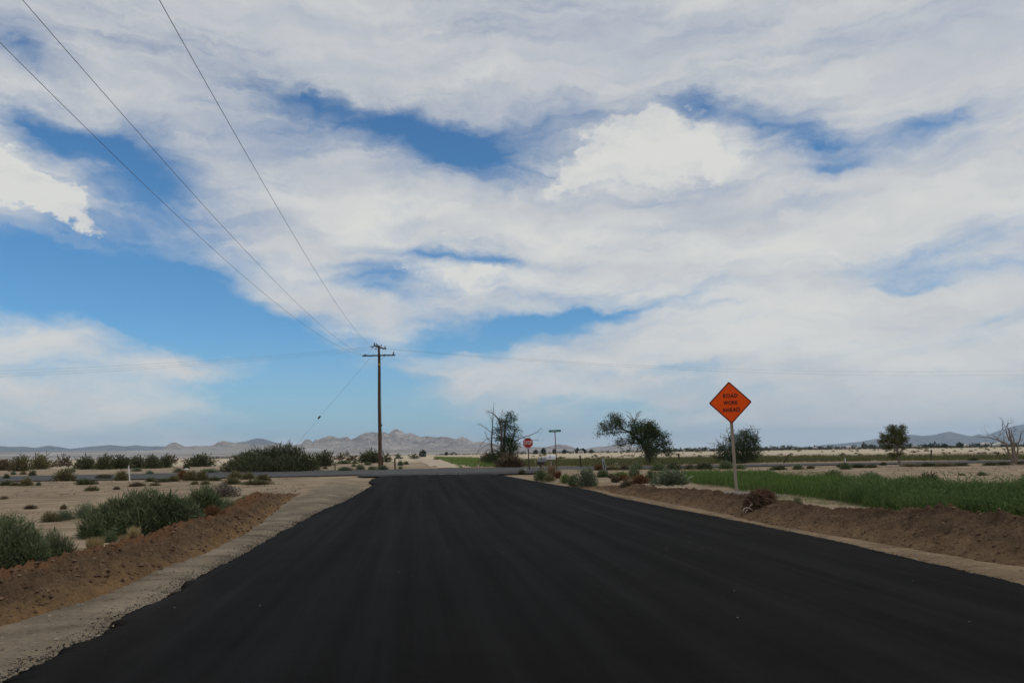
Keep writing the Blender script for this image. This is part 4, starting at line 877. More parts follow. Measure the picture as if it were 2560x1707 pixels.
for kind, x0, x1, t, b, lab in (
    ('tumble_green', 295, 390, 646, 687, 'small green shrub on the near verge below the leaning post'),
    ('olive', 415, 485, 652, 682, 'tiny olive shrub on the near verge left of the short white post'),
    ('tumble_green', 715, 815, 630, 686, 'round green shrub below the short white post'),
    ('dark_green', 675, 745, 636, 668, 'small dark shrub touching the round green one'),
    ('dark_green', 815, 945, 636, 673, 'flat dark shrub right of the round green one'),
    ('dark_green', 940, 1040, 640, 673, 'flat dark shrub left of the small yellowish tree'),
    ('dark_green', 1070, 1125, 622, 653, 'little dark shrub close left of the small yellowish tree'),
    ('olive', 1270, 1420, 634, 662, 'flat olive shrub right of the small yellowish tree'),
    ('dark_green', 1400, 1560, 628, 662, 'flat dark shrub below the straight dark fence post'),
    ('olive', 1540, 1720, 630, 660, 'long flat olive shrub right of the straight dark post'),
    ('dark_green', 1700, 1850, 628, 658, 'flat dark shrub midway to the dead tree'),
    ('dark_green', 1980, 2110, 620, 652, 'flat dark shrub left of the dead tree'),
    ('dark_green', 2100, 2235, 618, 648, 'flat dark shrub at the foot of the dead tree'),
    ('dark_green', 2280, 2380, 612, 642, 'flat dark shrub right of the dead tree trunk'),
    ('dark_green', 1855, 1945, 582, 608, 'dark shrub in the far grass strip left of the leaning posts'),
    ('dark_green', 545, 705, 700, 768, 'round dark green weed clump at the back edge of the green field, left'),
    ('tumble_green', 895, 1105, 716, 790, 'wide green weed clump at the back edge of the green field'),
    ('tumble_green', 1245, 1430, 745, 812, 'low green weed clump at the back edge of the green field, right pair left'),
    ('dark_green', 1395, 1590, 727, 812, 'tall dark weed clump at the back edge of the green field, right pair right'),
    ('tumble_green', 1942, 2015, 706, 742, 'lone green tuft on the open sand below the dead tree'),
    ('olive', 1775, 1835, 720, 740, 'tiny olive tuft on the open sand left of the lone green one'),
    ('tumble_green', 2310, 2420, 750, 860, 'green shrub cut by the right edge behind the green field'),
    ('weed', -20, 135, 695, 752, 'green weed clump right of the orange sign post, back of the field'),
    ('tumble_green', 295, 380, 930, 1000, 'green sprig on the sand before the field, right of the brush heap'),
    ('tumble_green', 1530, 1750, 1035, 1120, 'thin green sprigs at the front edge of the field above the bank')):
    SH(kind, r5, x0, x1, t, b, lab, G_V)
# far plain specks
def specks():
    r = np.random.default_rng(44); n = 0
    G_F = 'far dark shrubs dotted over the pale plain'
    while n < 190:
        right = r.random() < .72; px = 1330+1230*r.random() if right else 1080*r.random()
        hz = 1131-.015*(px-1280); py = hz+3.3+19*r.random()**1.4
        if not right and (py > hz+14): continue
        k = 2.6+5*r.random()**2+(py-hz)*.28
        shrub('dark_green' if r.random() < .6 else 'olive' if r.random() < .5 else 'brown', px, py, k*1.35, py-k*.5, 'small dark far shrub on the pale plain beyond the cross road', G_F, 'plain_shrub', lod='far'); n += 1
specks()
# ------------------------------------------------------------------ field of weeds, verge grass
def tufts(name, poly, n, h0, h1, w, per, kind, seed, label, cat, lean=.25, patch=0.0, leafy=.55):
    P = np.array(poly)[:, :2]; r = np.random.default_rng(seed); pts = []
    lo, hi = P.min(0), P.max(0)
    while sum(map(len, pts)) < n:
        q = lo+(hi-lo)*r.random((n, 2)); ok = inpoly(q[:, 0]+.3*(fbm(q[:, 1]*.9, q[:, 0]*.9, 3, 3)-.5)*2, q[:, 1]+.5*(fbm(q[:, 0]*.9, q[:, 1]*.9, 3, 4)-.5)*2, P)
        if patch: ok &= fbm(q[:, 0]*.35, q[:, 1]*.2, 3, seed) > patch
        pts.append(q[ok])
    q = np.concatenate(pts)[:n]; hh = (h0+(h1-h0)*r.random(n))*(.55+.9*fbm(q[:, 0]*.5, q[:, 1]*.5, 3, seed+2))
    q = np.repeat(q, per, 0)+r.normal(size=(n*per, 2))*h1*.13; hh = np.repeat(hh, per)*(.45+.65*r.random(n*per)); z0 = np.where(r.random(n*per) < leafy, 0, .1+r.random(n*per)*.8)*hh
    p = np.stack([q[:, 0], q[:, 1], G(q[:, 0], q[:, 1])+z0-.02], 1); dr = np.stack([r.normal(size=n*per)*lean, r.normal(size=n*per)*lean, np.ones(n*per)], 1)
    k = z0 > 0; dr[k, :2] *= 3.2; dr /= np.linalg.norm(dr, axis=1)[:, None]; ln = np.where(k, hh*.26, hh)
    v, f = blades(p, dr, ln, w*(.5+r.random(n*per))); o = link(name, mesh(name, v, f, M[kind])); return tag(o, label, cat, kind='stuff')
fld = [at(*q) for q in ((1700, 1202), (1752, 1213), (1826, 1218), (1868, 1229), (1936, 1235), (2040, 1247), (2124, 1259), (2217, 1277), (2321, 1284), (2433, 1287), (2560, 1293), (2680, 1300), (2700, 1240), (2560, 1231), (2420, 1226), (2200, 1214), (2000, 1203), (1850, 1192), (1730, 1190))]
tufts('weed_field', fld, 9000, .26, .5, .013, 12, 'weed', 91, 'field of fresh green knee high weeds behind the right dirt bank', 'weeds', .3, 0., .4)
tall = [at(*q) for q in ((2060, 1247), (2124, 1260), (2217, 1277), (2321, 1284), (2433, 1287), (2560, 1293), (2680, 1300), (2700, 1262), (2560, 1254), (2400, 1247), (2230, 1238), (2120, 1233))]
tufts('tall_weeds', tall, 2300, .4, .68, .017, 22, 'weeddark', 96, 'taller darker leafy weeds along the front right edge of the green field', 'weeds', .38, 0., .22)
thin = [at(*q) for q in ((1620, 1190), (1760, 1212), (1800, 1190), (1750, 1184), (1650, 1180))]
tufts('sparse_weeds', thin, 500, .15, .35, .012, 8, 'roadgrass', 92, 'sparse olive weeds left of the orange sign post', 'weeds')
ver = [at(*q) for q in ((1235, 1167), (1330, 1167.5), (1500, 1166.5), (1700, 1162), (1900, 1157.5), (2200, 1152.5), (2560, 1149.5), (2760, 1147), (2760, 1139), (2560, 1142), (2200, 1143.5), (1900, 1145.5), (1600, 1150), (1400, 1152), (1240, 1154))]
tufts('verge_grass', ver, 15000, .3, .55, .045, 5, 'roadgrass', 93, 'strip of olive green grass along the far side of the cross road', 'grass')
ver2 = [at(*q) for q in ((1146, 1168), (1240, 1167), (1250, 1152), (1180, 1146), (1085, 1143.5), (1110, 1152))]
tufts('verge_grass', ver2, 4000, .3, .5, .05, 5, 'weed', 94, 'green grass patch left of the half dead tree', 'grass')
sand_w = [at(*q) for q in ((1905, 1240), (2210, 1280), (2560, 1302), (2560, 1292), (2217, 1275), (1940, 1233))]
tufts('sparse_weeds', sand_w, 260, .08, .2, .008, 6, 'weed', 95, 'sparse little weeds on the sand lip between field and bank', 'weeds')
# scattered dry litter on the sand flats
def dry(): 
    r = np.random.default_rng(66); n = 2600; x = np.where(r.random(n) < .6, -4.8-34*r.random(n)**1.4, 11+34*r.random(n)); y = np.where(x < 0, 14+34*r.random(n), 36+16*r.random(n))
    ok = fbm(x*.4, y*.4, 3, 5) > .47; x, y = x[ok], y[ok]; n = len(x); x = np.repeat(x, 5)+r.normal(size=n*5)*.09; y = np.repeat(y, 5)+r.normal(size=n*5)*.09; n *= 5
    dr = np.stack([r.normal(size=n), r.normal(size=n), np.abs(r.normal(size=n))*.7+.1], 1); dr /= np.linalg.norm(dr, axis=1)[:, None]
    v, f = blades(np.stack([x, y, Gm(x, y)], 1), dr, .05+.1*r.random(n), .012+.01*r.random(n)); tag(link('dry_stubble', mesh('dry_stubble', v, f, M['brown'])), 'sparse dry stubble over the sand flats', 'stubble', kind='stuff')
dry()
# brush heap and pale roots on the right bank
def brush():
    B = at(1903, 1270, .2); B[2] += .2; k = depth(B)/F; o = empty('brush_heap', B, 'dark heap of uprooted dry brush on the right bank beside the orange sign', 'brush heap', None, R_(-7))
    r = np.random.default_rng(8); n = 3800; W = 86*k; Hh = 62*k
    d = r.normal(size=(n, 3)); d /= np.linalg.norm(d, axis=1)[:, None]; d[:, 2] = np.abs(d[:, 2]); rad = .45+.6*r.random(n)
    p = np.stack([d[:, 0]*W*.5*rad, d[:, 1]*W*.4*rad, d[:, 2]*Hh*.75*rad], 1); dr = np.stack([np.ones(n)*.55, r.normal(size=n)*.35, -np.ones(n)*.35], 1)+d*.45+r.normal(size=(n, 3))*.3; dr /= np.linalg.norm(dr, axis=1)[:, None]
    p -= dr*.08; v, f = blades(p, dr, .1+.2*r.random(n), .008+.01*r.random(n)); link('twigs', mesh('twigs', v, f, M['brush']), o)
    m = MB()
    for i in range(70):
        a = r.random()*6.28; q = r.random(); s = np.array([math.cos(a)*W*.4*q-.1, math.sin(a)*W*.3*q, Hh*.2*r.random()]); e = s+np.array([.2+.2*r.random(), .2*(r.random()-.5), .15*r.random()-.02]); c = (s+e)/2+[0, 0, .1]
        m.tube([s, c, e], [.009, .008, .004], 4, False)
    m.build('branches', M['brush'], o)
    B = at(1866, 1283, .12); B[2] += .12; m = MB(); q = lambda x, y: ((x-1866)*k, -.05-.02*abs(x-1866)*.1, (1283-y)*k)
    m.tube([q(1855.5, 1280), q(1855, 1274), q(1859, 1269.5), q(1866, 1268.8), q(1872, 1270), q(1879, 1276)], [.006, .008, .009, .01, .009, .006], 6)
    m.tube([q(1860.5, 1283), q(1862.5, 1277), q(1867, 1273)], [.005, .007, .006], 6); m.tube([q(1870, 1270), q(1874, 1264), q(1878, 1258)], [.008, .006, .003], 5); m.tube([q(1872, 1266), q(1880, 1261)], [.005, .003], 5)
    o = m.build('bleached_root', M['paleroot'], None, True); o.location = B; tag(o, 'bleached pale branching root lying on the right bank below the brush heap', 'root')
brush()
# ------------------------------------------------------------------ trees
def tree(name, label, fn, base, limbs, blobs, nleaf, ll, lw, leaf, bark, seed, dead=(), twigs=0, cl=.32, per=22):
    """limbs and blobs are laid out in metres in the tree's own frame"""
    b = fn(*base); B = at(*b); k = depth(B)/F; sc = (fn(1, 0)[0]-fn(0, 0)[0])*k; r = np.random.default_rng(seed)
    o = empty(name, B, label, 'tree', None, R_(-7)); q = lambda x, y, d=0.: np.array([(x-base[0])*sc, d, (base[1]-y)*sc])
    m = MB(); segs = []
    for pts, ra, rb in limbs:
        n = len(pts); dd = np.cumsum(r.normal(size=n)*.12)*np.linspace(0, 1, n)*len(pts)*.25
        P = np.array([q(x, y, d) for (x, y), d in zip(pts, dd)]); t = np.linspace(0, n-1, n*4-3)
        Ps = np.stack([np.interp(t, np.arange(n), P[:, i]) for i in range(3)], 1); Ps[1:-1] = (Ps[:-2]+2*Ps[1:-1]+Ps[2:])/4; Ps[1:-1] += r.normal(size=Ps[1:-1].shape)*.012
        if abs(pts[0][1]-base[1]) < 12/ (sc/k) * .25+8: Ps[0, 2] -= .2
        m.tube(Ps, np.linspace(ra, rb, len(Ps))*k, 7, False); segs.append(Ps)
    allp = np.concatenate(segs)
    def twig(p, d, L, rad, lev, mb):
        n = 5; pts = [p]; dd = d.copy()
        for i in range(n): dd = dd+r.normal(size=3)*.22+np.array([0, 0, .03]); dd /= np.linalg.norm(dd); pts.append(pts[-1]+dd*L/n)
        mb.tube(pts, np.linspace(rad, rad*.35, n+1), 4, False)
        if lev > 0:
            for i in range(3):
                j = 1+int(r.random()*(n-1)); e = dd+r.normal(size=3)*.75; e /= np.linalg.norm(e); twig(pts[j], e, L*.6, rad*.6, lev-1, mb)
    if twigs:
        for i in range(twigs):
            P = segs[int(r.random()*len(segs))]; j = int(len(P)*(.3+.7*r.random()))-1; d = P[j]-P[max(0, j-1)]; d = d/(np.linalg.norm(d)+1e-9)+r.normal(size=3)*.6; d /= np.linalg.norm(d); twig(P[j], d, .35+.5*r.random(), .007, 1, m)
    cs = []
    if blobs:
        bl = np.array([x[:4] for x in blobs], float); wt = np.array([x[4] if len(x) > 4 else 1 for x in blobs])*bl[:, 2]*bl[:, 3]; nc = nleaf//per
        i = r.choice(len(bl), nc, p=wt/wt.sum()); d = r.normal(size=(nc, 3)); d /= np.linalg.norm(d, axis=1)[:, None]; rad = (.25+.75*r.random(nc)**.6)[:, None]
        C = np.stack([(bl[i, 0]-base[0])*sc, np.zeros(nc), (base[1]-bl[i, 1])*sc], 1)+d*rad*np.stack([bl[i, 2], (bl[i, 2]+bl[i, 3])*.5, bl[i, 3]], 1)*sc
        C[:, 2] = np.maximum(C[:, 2], .15)
        for c in C[::2]:      # a fine twig to every second leaf cluster
            j = np.argmin(((allp-c)**2).sum(1)+.4*np.maximum(0, allp[:, 2]-c[2])**2); s = allp[j]; mid = (s+c)/2+r.normal(size=3)*.05+[0, 0, .04]
            m.tube([s, mid, c], [.011, .008, .004], 3, False)
        p = np.repeat(C, per, 0)+r.normal(size=(nc*per, 3))*[cl, cl, cl*.75]*.5; dr = r.normal(size=(nc*per, 3))*.7+(p-np.repeat(C, per, 0))/cl+[0, 0, -.35]; dr /= np.linalg.norm(dr, axis=1)[:, None]
        v, f = blades(p, dr, ll*(.6+.8*r.random(len(p))), lw*(.7+.6*r.random(len(p)))); link('crown', mesh('crown', v, f, M[leaf]), o)
    if dead:
        for pts, ra, rb in dead:
            dm = MB()
            P = np.array([q(x, y, .1*r.normal()) for x, y in pts]); dm.tube(P, np.linspace(ra, rb, len(P))*k, 5, False)
            for i in range(2+len(pts)):
                j = int(r.random()*(len(P)-1)); t = r.random(); s = P[j]*(1-t)+P[j+1]*t; d = P[j+1]-P[j]; d = d/np.linalg.norm(d)+r.normal(size=3)*.55; d /= np.linalg.norm(d); twig(s, d, .45*min(1, np.linalg.norm(P[-1]-P[0])), max(.006, rb*.6*k), 1, dm)
            dm.build('dead_branch', M['twig'], o, True)
    m.build('trunk', M[bark], o, True)
    return o
tree('leafy_tree', 'dark leafy tree leaning left with bare twigs on top, right of the marker paddle', r4, (765, 858),
     [([(765, 858), (757, 780), (735, 700), (700, 610), (640, 540), (560, 470), (480, 440), (390, 420)], 6.2, 1.2), ([(750, 740), (772, 640), (760, 520), (720, 410), (640, 380)], 3.5, .9), ([(752, 770), (840, 660), (930, 600), (985, 520)], 3, .8),
      ([(700, 615), (620, 600), (500, 600), (400, 620)], 2.2, .6), ([(760, 700), (860, 700), (960, 680), (1020, 720)], 2.2, .6), ([(560, 472), (420, 470), (300, 480), (200, 490)], 1.5, .5), ([(480, 440), (400, 340), (370, 280)], 1.5, .5)],
     [(380, 300, 80, 55, 1.3), (290, 390, 95, 60, 1.3), (440, 390, 85, 70, 1.1), (195, 485, 45, 35), (340, 470, 90, 40), (610, 390, 70, 55), (700, 460, 140, 120, 1.3), (780, 390, 90, 50), (790, 470, 100, 90, 1.2), (865, 480, 50, 70), (560, 560, 120, 60), (430, 590, 65, 45), (760, 600, 130, 85, 1.2), (920, 530, 95, 45), (960, 620, 85, 60), (850, 670, 120, 70), (1000, 690, 45, 45), (790, 740, 75, 65, 1.2), (1035, 725, 22, 25)],
     14500, .165, .058, 'treeleaf', 'bark', 21, [([(620, 470), (605, 330), (560, 240)], 1.6, .5), ([(612, 360), (640, 260), (700, 212)], 1.2, .4), ([(605, 340), (540, 290), (515, 262)], 1, .4), ([(625, 330), (665, 270), (670, 230)], .9, .4), ([(700, 625), (620, 690), (565, 800)], 1.6, .5), ([(735, 660), (690, 720), (650, 785)], 1.3, .5), ([(560, 600), (540, 650), (530, 720)], .9, .4)])
tree('half_dead_tree', 'tall half dead tree with bare grey branches, left of the stop sign', r3, (1000, 1035),
     [([(990, 1035), (985, 900), (975, 760), (985, 600), (960, 400), (880, 312), (780, 270)], 4.5, .5), ([(1010, 1030), (1010, 850), (1020, 600), (1035, 420), (1085, 285)], 4.5, .6), ([(960, 1030), (860, 900), (835, 750), (842, 600), (862, 380), (870, 190)], 3.4, .4), ([(1040, 1030), (1090, 850), (1130, 700), (1160, 560), (1150, 360)], 3.2, .6)],
     [(1085, 340, 80, 55, .75), (1040, 430, 110, 65, .75), (1145, 365, 40, 38, .9), (955, 420, 65, 50, .7), (925, 530, 80, 55, .7), (1050, 520, 120, 60, .75), (1165, 520, 50, 50, .9), (950, 640, 80, 60, .6), (1070, 640, 100, 65, .9), (1165, 620, 55, 55, .9), (1100, 720, 105, 75, 1.), (1040, 800, 120, 75, 1.), (1165, 770, 50, 60, .9), (890, 900, 115, 80, .8), (800, 960, 65, 45, .8), (1000, 890, 130, 80, 1.2), (1120, 880, 70, 60)],
     7800, .16, .055, 'treeleaf', 'bark', 22, [([(842, 570), (760, 505), (660, 440)], 1.1, .35), ([(1130, 760), (1190, 680), (1270, 640), (1380, 612), (1480, 570), (1545, 515)], 1.6, .5), ([(1270, 640), (1420, 680), (1510, 690)], .8, .3), ([(1200, 720), (1260, 740), (1330, 790)], .8, .3), ([(960, 640), (850, 640), (760, 660), (690, 730), (640, 830)], 1.1, .35), ([(930, 760), (800, 720), (700, 780), (600, 880)], 1.0, .3), ([(900, 800), (790, 800), (700, 880), (660, 960)], 1.0, .3), ([(985, 380), (985, 290), (1010, 230)], .7, .25), ([(850, 420), (820, 330), (760, 268)], .7, .25), ([(835, 700), (760, 620), (750, 540)], .8, .3), ([(1080, 900), (1190, 860), (1260, 880)], .8, .3)], twigs=90)
SH('brown', r3, 860, 1280, 880, 1052, 'tan brown dry bush under the half dead tree')
SH('brown', r3, 690, 900, 860, 1000, 'brown dry bush at the left foot of the half dead tree')
tree('broad_bush', 'broad leafy bush partly hidden behind the orange sign post', r4, (1850, 838),
     [([(1850, 838), (1800, 700), (1740, 560), (1690, 450)], 3.2, .5), ([(1860, 838), (1880, 700), (1900, 560), (1940, 440)], 3.4, .5), ([(1870, 838), (1960, 720), (2040, 560), (2050, 445)], 3, .5), ([(1840, 838), (1720, 740), (1620, 660), (1570, 560)], 2.6, .4), ([(1830, 838), (1660, 780), (1520, 740), (1430, 735)], 2.2, .4), ([(1880, 838), (2000, 760), (2110, 690)], 2.2, .4)],
     [(1715, 455, 45, 25, .6), (1880, 455, 60, 30), (1890, 520, 110, 55), (1980, 440, 60, 18, .8), (2045, 450, 25, 16, .6), (1850, 570, 140, 75), (1980, 560, 95, 65), (1690, 560, 70, 50, .7), (1620, 640, 75, 50, .8), (1790, 660, 130, 70, 1.2), (1950, 660, 115, 70, 1.2), (2050, 640, 50, 50), (1640, 740, 95, 55, 1.1), (1480, 738, 55, 22, .6), (1760, 765, 130, 55, 1.4), (1910, 765, 115, 55, 1.4), (2030, 740, 55, 50), (2100, 690, 40, 25, .7)],
     9500, .17, .055, 'treeleaf', 'bark', 23, [([(1650, 640), (1600, 590), (1555, 545)], .8, .3), ([(1600, 620), (1540, 600), (1490, 605)], .7, .3), ([(1690, 470), (1700, 430), (1730, 420)], .7, .3)])
tree('small_tree', 'small yellowish tree with a sparse crown on the sand before the cross road', r5, (1250, 658),
     [([(1255, 660), (1243, 600), (1236, 540), (1240, 480), (1225, 400), (1205, 330)], 3.8, .6), ([(1240, 500), (1270, 420), (1290, 350), (1300, 300)], 2, .5), ([(1238, 540), (1180, 470), (1120, 450)], 1.8, .5), ([(1235, 470), (1170, 400), (1120, 380)], 1.6, .4), ([(1242, 590), (1200, 575), (1160, 565)], 1.5, .4), ([(1240, 560), (1280, 520), (1320, 500)], 1.5, .4), ([(1248, 480), (1290, 430), (1330, 410)], 1.4, .4)],
     [(1200, 325, 42, 32), (1295, 325, 24, 36), (1240, 365, 80, 42), (1130, 385, 40, 28), (1305, 410, 30, 26), (1200, 425, 95, 45), (1105, 440, 26, 24), (1155, 490, 40, 26), (1260, 455, 55, 35), (1292, 505, 36, 16), (1180, 562, 36, 22), (1262, 548, 32, 22), (1215, 582, 22, 10)],
     7500, .095, .042, 'treeleaf2', 'deadbark', 24, cl=.15, per=18)
def r7(x, y): return (2440+x*.08929, 1030+y*.08929)
tree('dead_tree', 'bare dead grey tree at the right edge beside the cross road', r7, (1090, 1440),
     [([(1060, 1440), (980, 1230), (930, 1070), (850, 930), (790, 870), (690, 810), (520, 740), (430, 710), (340, 690), (255, 660)], 3.0, .5), ([(1090, 1440), (1060, 1150), (1020, 950), (1000, 800), (940, 720), (880, 570), (840, 500), (750, 410), (660, 320)], 3.6, .5), ([(1110, 1440), (1130, 1150), (1150, 950), (1160, 750), (1140, 560), (1165, 460)], 3.0, .5), ([(1125, 1440), (1190, 1100), (1210, 900), (1250, 750), (1255, 640), (1310, 540)], 2.6, .5),
      ([(1000, 810), (960, 650), (965, 450), (925, 300)], 1.8, .4), ([(850, 505), (850, 340), (890, 270), (800, 190), (755, 140)], 1.2, .3), ([(1030, 820), (1080, 680), (1105, 560), (1060, 510)], 1.4, .4), ([(815, 885), (820, 780), (800, 650)], 1.3, .35), ([(790, 870), (700, 760), (660, 690), (590, 630)], 1.3, .35), ([(970, 1250), (850, 1080), (720, 960)], 1.3, .35), ([(1140, 545), (1210, 510), (1280, 465)], 1, .35), ([(980, 460), (1080, 430), (1280, 390)], .8, .25), ([(970, 400), (1030, 320), (1190, 290)], .8, .25), ([(690, 720), (740, 650), (830, 620)], .8, .25), ([(430, 712), (425, 600), (430, 520)], .6, .2), ([(980, 950), (900, 820), (850, 830)], .9, .3), ([(1210, 950), (1300, 820), (1400, 760)], 1.2, .3)],
     [], 0, 0, 0, None, 'deadbark', 25, twigs=34)
# ------------------------------------------------------------------ far trees and houses at the edge of the plain
def clump(m, r, w, h, n, s):
    k = max(2, int(w/h*1.6)); c = np.stack([(r.random(k)-.5)*w, (r.random(k)-.5)*w*.5, h*(.35+.3*r.random(k))], 1); i = r.integers(0, k, n); d = r.normal(size=(n, 3)); d /= np.linalg.norm(d, axis=1)[:, None]
    p = c[i]+d*(.5+.5*r.random((n, 1)))*[h*.48, h*.48, h*.42]; p[:, 2] = np.clip(p[:, 2], 0, h); v, f = blades(p-d*s*.5, d+r.normal(size=(n, 3))*.5, s*(.6+.8*r.random(n)), s*.7); return v, f
def fartrees():
    r = np.random.default_rng(77); vs = []; fs = []; n0 = 0
    def row(x0, x1, h0, h1, D0, D1, dens, dip=.35):
        nonlocal n0
        n = int((x1-x0)/dens)
        for i in range(n):
            px = x0+(x1-x0)*(i+r.random())/n; hz = 1131-.015*(px-1280); D = D0+(D1-D0)*r.random(); d = ray(px, hz); d = d/np.hypot(d[0], d[1]); h = (h0+(h1-h0)*r.random()**1.6*fbm(px*.03, 0., 3, 5)*1.7)*D/F; w = h*(.9+1.3*r.random())
            x, y = d[0]*D, d[1]*D; v, f = clump(None, r, w, h, 44, h*.3); v = v+np.array([x, y, float(G(x, y))-.1]); vs.append(v); fs.append(f+n0); n0 += len(v)
    row(1685, 2570, 5, 12, 560, 640, 4); row(1690, 2570, 3, 6, 500, 540, 3.2); row(1300, 1690, 3, 8, 520, 600, 3.4); row(1093, 1148, 3.5, 8, 520, 560, 3.5); row(820, 1000, 2, 4.5, 560, 640, 3); row(470, 580, 2.5, 5, 560, 640, 3); row(1148, 1310, 2, 5, 560, 640, 4); row(-20, 30, 2, 5, 560, 620, 4)
    tag(link('treeline', mesh('treeline', np.concatenate(vs), np.concatenate(fs), M['fartree'])), 'low dark line of far trees at the edge of the pale plain', 'treeline', kind='stuff')
    v, f = clump(None, r, 1.25, 1.0, 420, .17); me = mesh('crown', v, f, M['fartree']); tm = MB().tube([(0, 0, -.05), (0, 0, .5)], [.04, .025], 6); tme = mesh('trunk', np.concatenate(tm.v), np.concatenate(tm.f), M['bark'])
    for k, (px, w, h, D, lab) in enumerate(((1062.5, 22, 16, 300, 'dark round lone far tree between the utility pole and the half dead tree'), (1360, 22, 14.5, 480, 'taller far tree in the dark clump just left of the street name pole'), (1383, 12, 13, 490, 'narrow far tree close to the street name pole'), (1408, 18, 10, 490, 'round far tree just right of the street name pole'), (1446, 20, 14, 480, 'tall far tree above the brown fence post, left of a pair'), (1462, 24, 12, 500, 'wide far tree above the brown fence post, right of a pair'), (1478, 16, 8, 490, 'low far tree at the end of the dark clump'), (1336, 18, 10, 490, 'far tree just right of the stop sign panel'), (1114, 14, 7.5, 480, 'small far tree left of the half dead tree'), (2405, 22, 11.5, 520, 'round dark far tree among pale far houses at the right'), (2366, 20, 9, 525, 'small dark far tree among pale far houses, farther left'), (1050, 9, 9, 330, 'thin far tree beside the lone round one'))):
        hz = 1131-.015*(px-1280); d = ray(px, hz); d = d/np.hypot(d[0], d[1]); x, y = d[0]*D, d[1]*D; o = empty('distant_tree', (x, y, float(G(x, y))), lab, 'tree', 'far trees standing out of the treeline', k*1.3)
        link('crown', me, o); link('trunk', tme, o); s = D/F; o.scale = (w*s/1.9, w*s/1.9, h*s+.9)
fartrees()
def houses():
    for k, (px, wp, hp, D, lab) in enumerate(((r5(1380, 0)[0], 11, 4.2, 540, 'pale far house with a white roof right of the small yellowish tree'), (r5(1832, 0)[0], 10, 4.2, 540, 'small pale far house left of the bare dead tree'), (r5(2010, 0)[0], 16, 6.5, 610, 'long pale far house among the trees left of the dead tree'), (r5(790, 0)[0], 9, 4, 550, 'small pale far house left of the small yellowish tree'), (r5(500, 0)[0], 7, 3.4, 550, 'tiny pale far house above the leaning fence post'), (2488, 10, 4, 545, 'pale far house seen through the dead tree, left one'), (2497, 9, 6, 640, 'pale far house seen through the dead tree, right one'), (1452, 14, 3.6, 470, 'low pale far building at the foot of the far trees above the fence post'))):
        hz = 1131-.015*(px-1280); d = ray(px, hz); d = d/np.hypot(d[0], d[1]); x, y = d[0]*D, d[1]*D; s = D/F; W = wp*s; h = hp*s+1.1; o = empty('house', (x, y, float(G(x, y))), lab, 'house', 'far pale houses', R_(-20+13*k % 40))
        wh = h*.68; MB().box((0, 0, wh/2-.2), (W, W*.7, wh+.4)).build('wall', M['wallpaint'], o)
        MB().prism([(-W*.54, wh), (W*.54, wh), (0, h)], -W*.4, W*.4).build('roof', M['roof'], o)
        for sx in (-.25, .22): MB().box((sx*W, -W*.35-.02, wh*.55), (W*.14, .06, wh*.32)).build('window', M['pane'], o)
        MB().box((0, -W*.35-.02, wh*.38), (W*.1, .06, wh*.75)).build('door', M['fencewood'], o)
houses()
# ------------------------------------------------------------------ haze
hm = newmat('haze_air'); N, L = nt(hm); N.remove(N['Principled BSDF']); pv = N.new('ShaderNodeVolumePrincipled')
pv.inputs['Color'].default_value = (.53, .74, 1.0, 1); pv.inputs['Density'].default_value = 5e-5; pv.inputs['Anisotropy'].default_value = .1
L.new(pv.outputs[0], N['Material Output'].inputs['Volume'])
o = MB().box((0, 0, 288), (50000, 50000, 584)).build('haze', hm); tag(o, 'thin pale blue desert haze over the plain', 'haze', kind='stuff')
# ------------------------------------------------------------------ sky and sun
SUN_EL, SUN_AZ = 52.0, 118.0
w = bpy.data.worlds.new('World'); SC.world = w; w.use_nodes = True; N, L = w.node_tree.nodes, w.node_tree.links
bg = N['Background']; bg.inputs['Strength'].default_value = .1
sk = N.new('ShaderNodeTexSky'); sk.sky_type = 'NISHITA'; sk.sun_disc = False; sk.sun_elevation = R_(SUN_EL); sk.sun_rotation = R_(SUN_AZ); sk.altitude = 900; sk.air_density = 1.0; sk.dust_density = .6; sk.ozone_density = 2.0
tc = N.new('ShaderNodeTexCoord'); D_ = tc.outputs['Generated']; sp = N.new('ShaderNodeSeparateXYZ'); L.new(D_, sp.inputs[0])
azn = math_(N, L, 'MULTIPLY', math_(N, L, 'ARCTAN2', sp.outputs[0], sp.outputs[1]), 57.29578); eln = math_(N, L, 'MULTIPLY', math_(N, L, 'ARCSINE', sp.outputs[2]), 57.29578)
def comb(x, y, z=0.):
    c = N.new('ShaderNodeCombineXYZ')
    for k, v in enumerate((x, y, z)):
        if isinstance(v, (int, float)): c.inputs[k].default_value = v
        else: L.new(v, c.inputs[k])
    return c.outputs[0]
zz = math_(N, L, 'ADD', math_(N, L, 'MAXIMUM', sp.outputs[2], 0.), .10)
pl = comb(math_(N, L, 'DIVIDE', sp.outputs[0], zz), math_(N, L, 'DIVIDE', sp.outputs[1], zz))     # cloud deck coordinates
base = comb(azn, eln)
def vmath(op, a, b):
    m = N.new('ShaderNodeVectorMath'); m.operation = op
    for k, v in enumerate((a, b)):
        if isinstance(v, tuple): m.inputs[k].default_value = v
        else: L.new(v, m.inputs[k])
    return m.outputs[0]
def cnoise(vec, scale, detail, rough, dist=0.):
    n = N.new('ShaderNodeTexNoise'); n.inputs['Scale'].default_value = scale; n.inputs['Detail'].default_value = detail; n.inputs['Roughness'].default_value = rough; n.inputs['Distortion'].default_value = dist; L.new(vec, n.inputs['Vector']); return n
wn = cnoise(mapping(N, L, base, (.13, .2, 1)), 1.0, 6, .6)
warp = vmath('MULTIPLY', vmath('SUBTRACT', wn.outputs['Color'], (.5, .5, .5)), (7.5, 4.5, 0))
bw = vmath('ADD', base, warp)
wn2 = cnoise(mapping(N, L, base, (.5, .7, 1)), 1.0, 6, .62)
